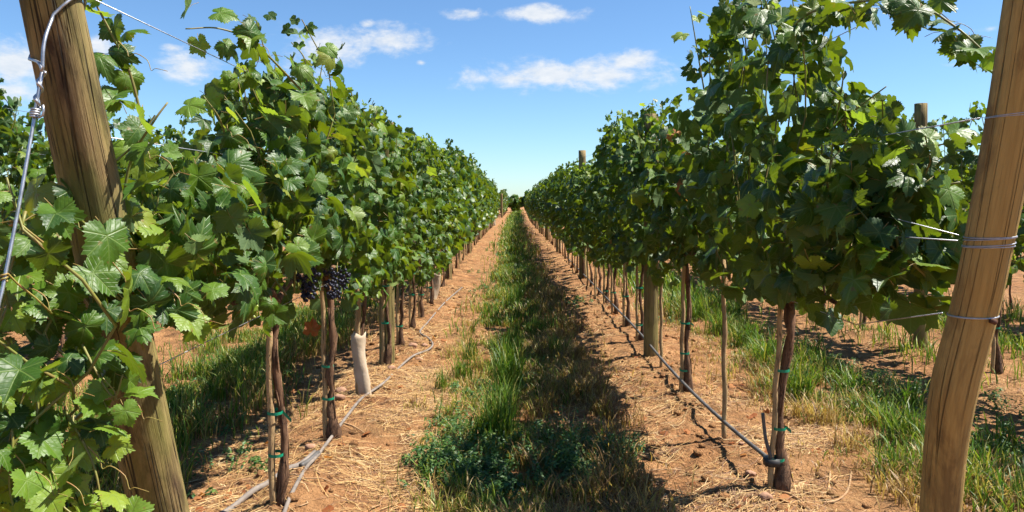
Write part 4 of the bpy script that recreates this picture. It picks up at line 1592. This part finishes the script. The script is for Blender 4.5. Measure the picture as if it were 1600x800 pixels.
    for px, py, n, h, r in ((1245, 620, 130, .34, .12), (1200, 570, 130, .36, .12), (1165, 540, 120, .36, .12), (1090, 500, 120, .40, .14), (1120, 520, 110, .36, .13), (1150, 500, 100, .36, .13), (1410, 690, 120, .30, .12), (1395, 740, 60, .24, .10),
                            (1330, 620, 100, .28, .12), (1270, 560, 100, .30, .12), (1420, 640, 80, .28, .10), (1560, 700, 100, .22, .12), (1580, 500, 90, .34, .12), (1060, 480, 90, .36, .14)):
        q = G(px, py)
        A.append(tuft(rr, q.x, q.y, n, h, r, GREENS, (2, 4, 3, 1), .0075, (.15, .85)))
    for px, py, n, h, r in ((1290, 660, 110, .24, .12), (1250, 650, 80, .2, .10), (1330, 700, 90, .22, .10), (1390, 770, 60, .16, .12), (1190, 600, 60, .18, .1), (1430, 790, 60, .15, .1), (1345, 640, 80, .2, .12)):
        q = G(px, py)
        A.append(tuft(rr, q.x, q.y, n, h, r, DRYS, (3, 2, 2, 1), .005, (.3, .9)))
    for px, py, r, h, n in ((1380, 640, .24, .13, 900), (1420, 610, .2, .12, 700), (1570, 720, .26, .12, 900), (1330, 580, .2, .12, 600), (1225, 610, .12, .1, 400), (1590, 650, .25, .12, 700), (1050, 500, .2, .12, 400)):
        q = G(px, py)
        A.append(weed(rr, q.x, q.y, r, h, n, WEEDC))
    V, F, C = merge3(A)
    o = link('grass', mesh_tris('grass', V, F, M['grass'], {'col': C}))
    tag(o, 'tall green grass and weeds between the right aisle row and the row beyond', 'grass', kind='stuff')
    # --- left-hand inter-row
    A = []
    A.append(strip_blades(rr, -2.3, .58, 2.6, 9, 2300, .20, .0065, GREENS, (3, 3, 3, 2), clump=.9))
    A.append(strip_blades(rr, -2.0, .45, 2.6, 9, 1800, .15, .005, DRYS, (2, 2, 2, 1), clump=.8))
    A.append(strip_blades(rr, -2.15, .6, 9, 26, 550, .22, .016, GREENS, (3, 3, 3, 2), clump=.9))
    for k in range(26):
        y = 2.9 + 5 * rr.random()
        A.append(tuft(rr, -2.1 + rr.normal(0, .25), y, 60, .26, .1, GREENS, (2, 3, 3, 2), .007))
    for k in range(14):
        y = 3 + 4 * rr.random()
        A.append(weed(rr, -2.0 + rr.normal(0, .25), y, .2, .12, 500, WEEDC))
    V, F, C = merge3(A)
    o = link('grass', mesh_tris('grass', V, F, M['grass'], {'col': C}))
    tag(o, 'sunlit grass and weeds between the left aisle row and the row beyond', 'grass', kind='stuff')


def build_straw():
    rr = np.random.default_rng(8)
    parts = []
    for x0, x1, y0, y1, n, wdt in ((-1.6, -.1, 2.6, 6, 11000, .0032), (.3, 2.2, 2.4, 6, 7500, .0032), (-1.5, .0, 6, 12, 4500, .0055), (.4, 2.0, 6, 12, 3000, .0055), (-3.2, -1.4, 2.3, 6, 2600, .0045), (2.2, 4.2, 2.4, 8, 2500, .005),
                                   (-1.3, 1.6, 12, 24, 2600, .012), (-.6, 1.2, 2.5, 3.4, 2600, .0032), (-.75, -.25, 3.0, 6.0, 6500, .0026), (.5, 1.1, 2.6, 4.2, 1800, .0028), (1.3, 2.2, 2.5, 4.5, 3800, .0028)):
        x, y = rr.uniform(x0, x1, n), rr.uniform(y0, y1, n)
        k = vnoise(x * 2.6, y * 2.6, 41) + .5 * vnoise(x * 7, y * 7, 42) > rr.uniform(-.30, .36, n)
        x, y = x[k], y[k]
        m = len(x)
        wv = .35 + .75 * rr.random(m)
        a = rr.normal(.3, .8, m) + 3.0 * vnoise(x * 1.1, y * 1.1, 43)
        L = .035 + .26 * rr.random(m) ** 2.4
        curv = rr.normal(0, .7, m)
        vs = []
        for t in (-1, -.33, .33, 1):
            ang = a + curv * t * .5
            cx, cy = x + np.cos(ang) * L * t * .5, y + np.sin(ang) * L * t * .5
            z = gz(cx, cy) + .003 + .014 * rr.random(m) ** 2 * (1 + .6 * abs(t))
            sx, sy = -np.sin(ang) * wdt * .5 * wv, np.cos(ang) * wdt * .5 * wv
            vs += [np.stack([cx - sx, cy - sy, z], 1), np.stack([cx + sx, cy + sy, z + .001], 1)]
        V = np.stack(vs, 1).reshape(-1, 3)
        f = np.array([(0, 2, 3), (0, 3, 1), (2, 4, 5), (2, 5, 3), (4, 6, 7), (4, 7, 5)])
        F = (f[None] + (np.arange(m) * 8)[:, None, None]).reshape(-1, 3)
        C = np.repeat(pick(rr, m, [(.42, .27, .11), (.35, .205, .08), (.16, .08, .04), (.55, .41, .21)], (3, 3, 3, .8)), 8, 0)
        parts.append((V, F, C))
    V, F, C = merge3(parts)
    o = link('straw', mesh_tris('straw', V, F, M['straw'], {'col': C}))
    tag(o, 'loose straw and dead grass scattered over the soil', 'straw', kind='stuff')


build_grass()
build_straw()

# ------------------------------------------------------------------ clods, stones, canes, fallen leaves


def lump(seed, r):
    V, F = ICO3
    n = 1 + .35 * vnoise(V[:, 0] * 1.6 + seed, V[:, 1] * 1.6 + V[:, 2], seed) + .22 * vnoise(V[:, 2] * 3 + seed, V[:, 0] * 3 - V[:, 1] * 2, seed + 1)
    return V * n[:, None] * r, F


def build_clods():
    rr = np.random.default_rng(9)
    V0, F0 = ICO
    Vs, Fs, off = [], [], 0
    for i in range(2600):
        row = rr.choice([-1.0, 1.23], p=[.5, .5])
        x = row + rr.normal(0, .50)
        y = 2.5 + 9 * rr.random() ** 1.2
        r = .005 + .024 * rr.random() ** 4
        s = np.array([1, .8 + .4 * rr.random(), .65])
        V = V0 * (1 + .35 * (rr.random((len(V0), 1)) - .5)) * r * s + np.array([x, y, gzs(x, y) + r * .25])
        Vs.append(V)
        Fs.append(F0 + off)
        off += len(V0)
    o = link('soil_clods', mesh_tris('soil_clods', np.concatenate(Vs), np.concatenate(Fs), M['ground'], smooth=False))
    tag(o, 'small crumbled soil clods along the vine rows', 'soil', kind='stuff')


build_clods()


def build_litter():
    rr = np.random.default_rng(19)
    n = 260
    x = np.where(rr.random(n) < .5, -1.0, 1.23) + rr.normal(0, .38, n)
    y = 2.6 + 9 * rr.random(n) ** 1.3
    z = gz(x, y) + .012
    X, T, N, Pp = frame_np(np.stack([x, y, z], 1), rr.normal(0, .35, (n, 3)) + np.array([0, 0, 1.0]), rr.normal(0, 1, (n, 3)), .014 + .022 * rr.random(n))
    V, F, U, R = joined_leaves(X, T, N, Pp, rr, LOW)
    o = link('leaf_litter', mesh_tris('leaf_litter', V, F, M['dryleaf'], {'rnd': R}, U))
    tag(o, 'small crumbled dead leaves lying along the vine rows', 'leaf litter', kind='stuff')
    parts = []
    for i in range(170):
        tx = (-1.0 if rr.random() < .5 else 1.23) + rr.normal(0, .42)
        ty = 2.5 + 9 * rr.random() ** 1.3
        a, L = rr.random() * 6.28, .06 + .22 * rr.random() ** 2
        pts = []
        for k in range(5):
            t = k / 4 - .5
            px = tx + math.cos(a) * L * t + .012 * math.sin(k * 2 + i)
            py = ty + math.sin(a) * L * t + .012 * math.cos(k * 1.6 + i)
            pts.append((px, py, gzs(px, py) + .006 + .008 * rr.random()))
        parts.append(tube_np(pts, np.linspace(.0035, .0018, 5) * (.6 + .8 * rr.random()), 5, cap=False))
    V, F = join_np(parts)
    o = link('twigs', mesh_tris('twigs', V, F, M['cane']))
    tag(o, 'thin dry twigs and prunings strewn along the vine rows', 'twigs', kind='stuff')


build_litter()
for i, (px, py, r, lab) in enumerate(((485, 713, .026, 'smooth round stone beside the hose near the left stakes'), (533, 618, .035, 'dark clod behind the third left stake by the sleeve'), (531, 636, .03, 'brown clod in front of the dark clod near the sleeve'),
                                      (645, 548, .035, 'pinkish rock beside the bend of the grey hose'), (664, 545, .028, 'pale flat rock inside the hose bend'), (655, 565, .03, 'brown rock against the hose before the bend'), (612, 590, .03, 'small rock at the foot of the stout left post'),
                                      (1173, 752, .022, 'dark clod left of the nearest right trunk'), (1197, 793, .026, 'clod below the nearest right trunk'), (1158, 711, .012, 'pebble to the right of the bare bamboo stake'))):
    q = G(px, py)
    V, F = lump(i + 3, r)
    V = V * np.array([1.15, .9, .72])
    o = link('stone', mesh_tris('stone', V, F, M['stone']), loc=(q.x, q.y, gzs(q.x, q.y) + r * .35))
    tag(o, lab, 'stone', 'stones and clods')


def cane(pix, r, lab, lift=.006):
    pts = []
    for px, py in pix:
        q = G(px, py)
        pts.append((q.x, q.y, gzs(q.x, q.y) + lift))
    path = np.array(smooth_path(pts, 5))
    o = path[0].copy()
    V, F = tube_np(path - o, np.linspace(r, r * .6, len(path)), 6, wob=.2)
    ob = link('cut_cane', mesh_tris('cut_cane', V, F, M['cane']), loc=tuple(o))
    tag(ob, lab, 'cane', 'pruned canes on the ground')


cane([(1297, 742), (1296, 765), (1302, 780)], .006, 'short bent cane standing out left of the pair near the right post')
cane([(1330, 740), (1325, 765), (1308, 785), (1285, 792)], .006, 'curved pale cane on the soil near the right post')
cane([(1215, 778), (1245, 790), (1265, 805)], .006, 'thin cane starting at the foot of the nearest right trunk')
cane([(985, 707), (1005, 712), (1042, 720)], .006, 'thin twig across the right wheel track')
cane([(498, 745), (495, 760), (500, 768)], .005, 'short forked pale twig right of the nearest left stake')
cane([(640, 748), (655, 752), (668, 765)], .006, 'pale stick at the edge of the aisle weeds')
cane([(535, 680), (552, 682), (570, 690)], .005, 'pale twig beside the hose near the second left stake')
cane([(1000, 640), (1020, 645), (1040, 641)], .006, 'dark twig across the right track near the second vine')


def fallen(p, s, e, lab):
    o = link('dry_leaf', DRY[0], loc=tuple(p))
    o.scale = (s, s, s)
    o.rotation_euler = e
    tag(o, lab, 'leaf', 'dry leaves')


q = G(905, 510)
fallen((q.x, q.y, gzs(q.x, q.y) + .03), .06, (.2, .3, 1), 'fallen orange brown leaf on the right wheel track')
fallen(P(487, 515, 4.3), .065, (1.4, .3, .4), 'dry brown leaf hanging in the grass left of the third vine')
fallen(P(1058, 212, 4.95), .085, (1.2, .2, -.5), 'large red brown withered leaf high on the right row')
fallen(P(1072, 238, 4.90), .06, (1.5, -.4, .3), 'small red withered leaf just below the larger one on the right row')
fallen(P(1440, 130 + 605, 2.6 + 1.1), .05, (.2, .2, 2), 'small dry leaf on the soil left of the right end post')
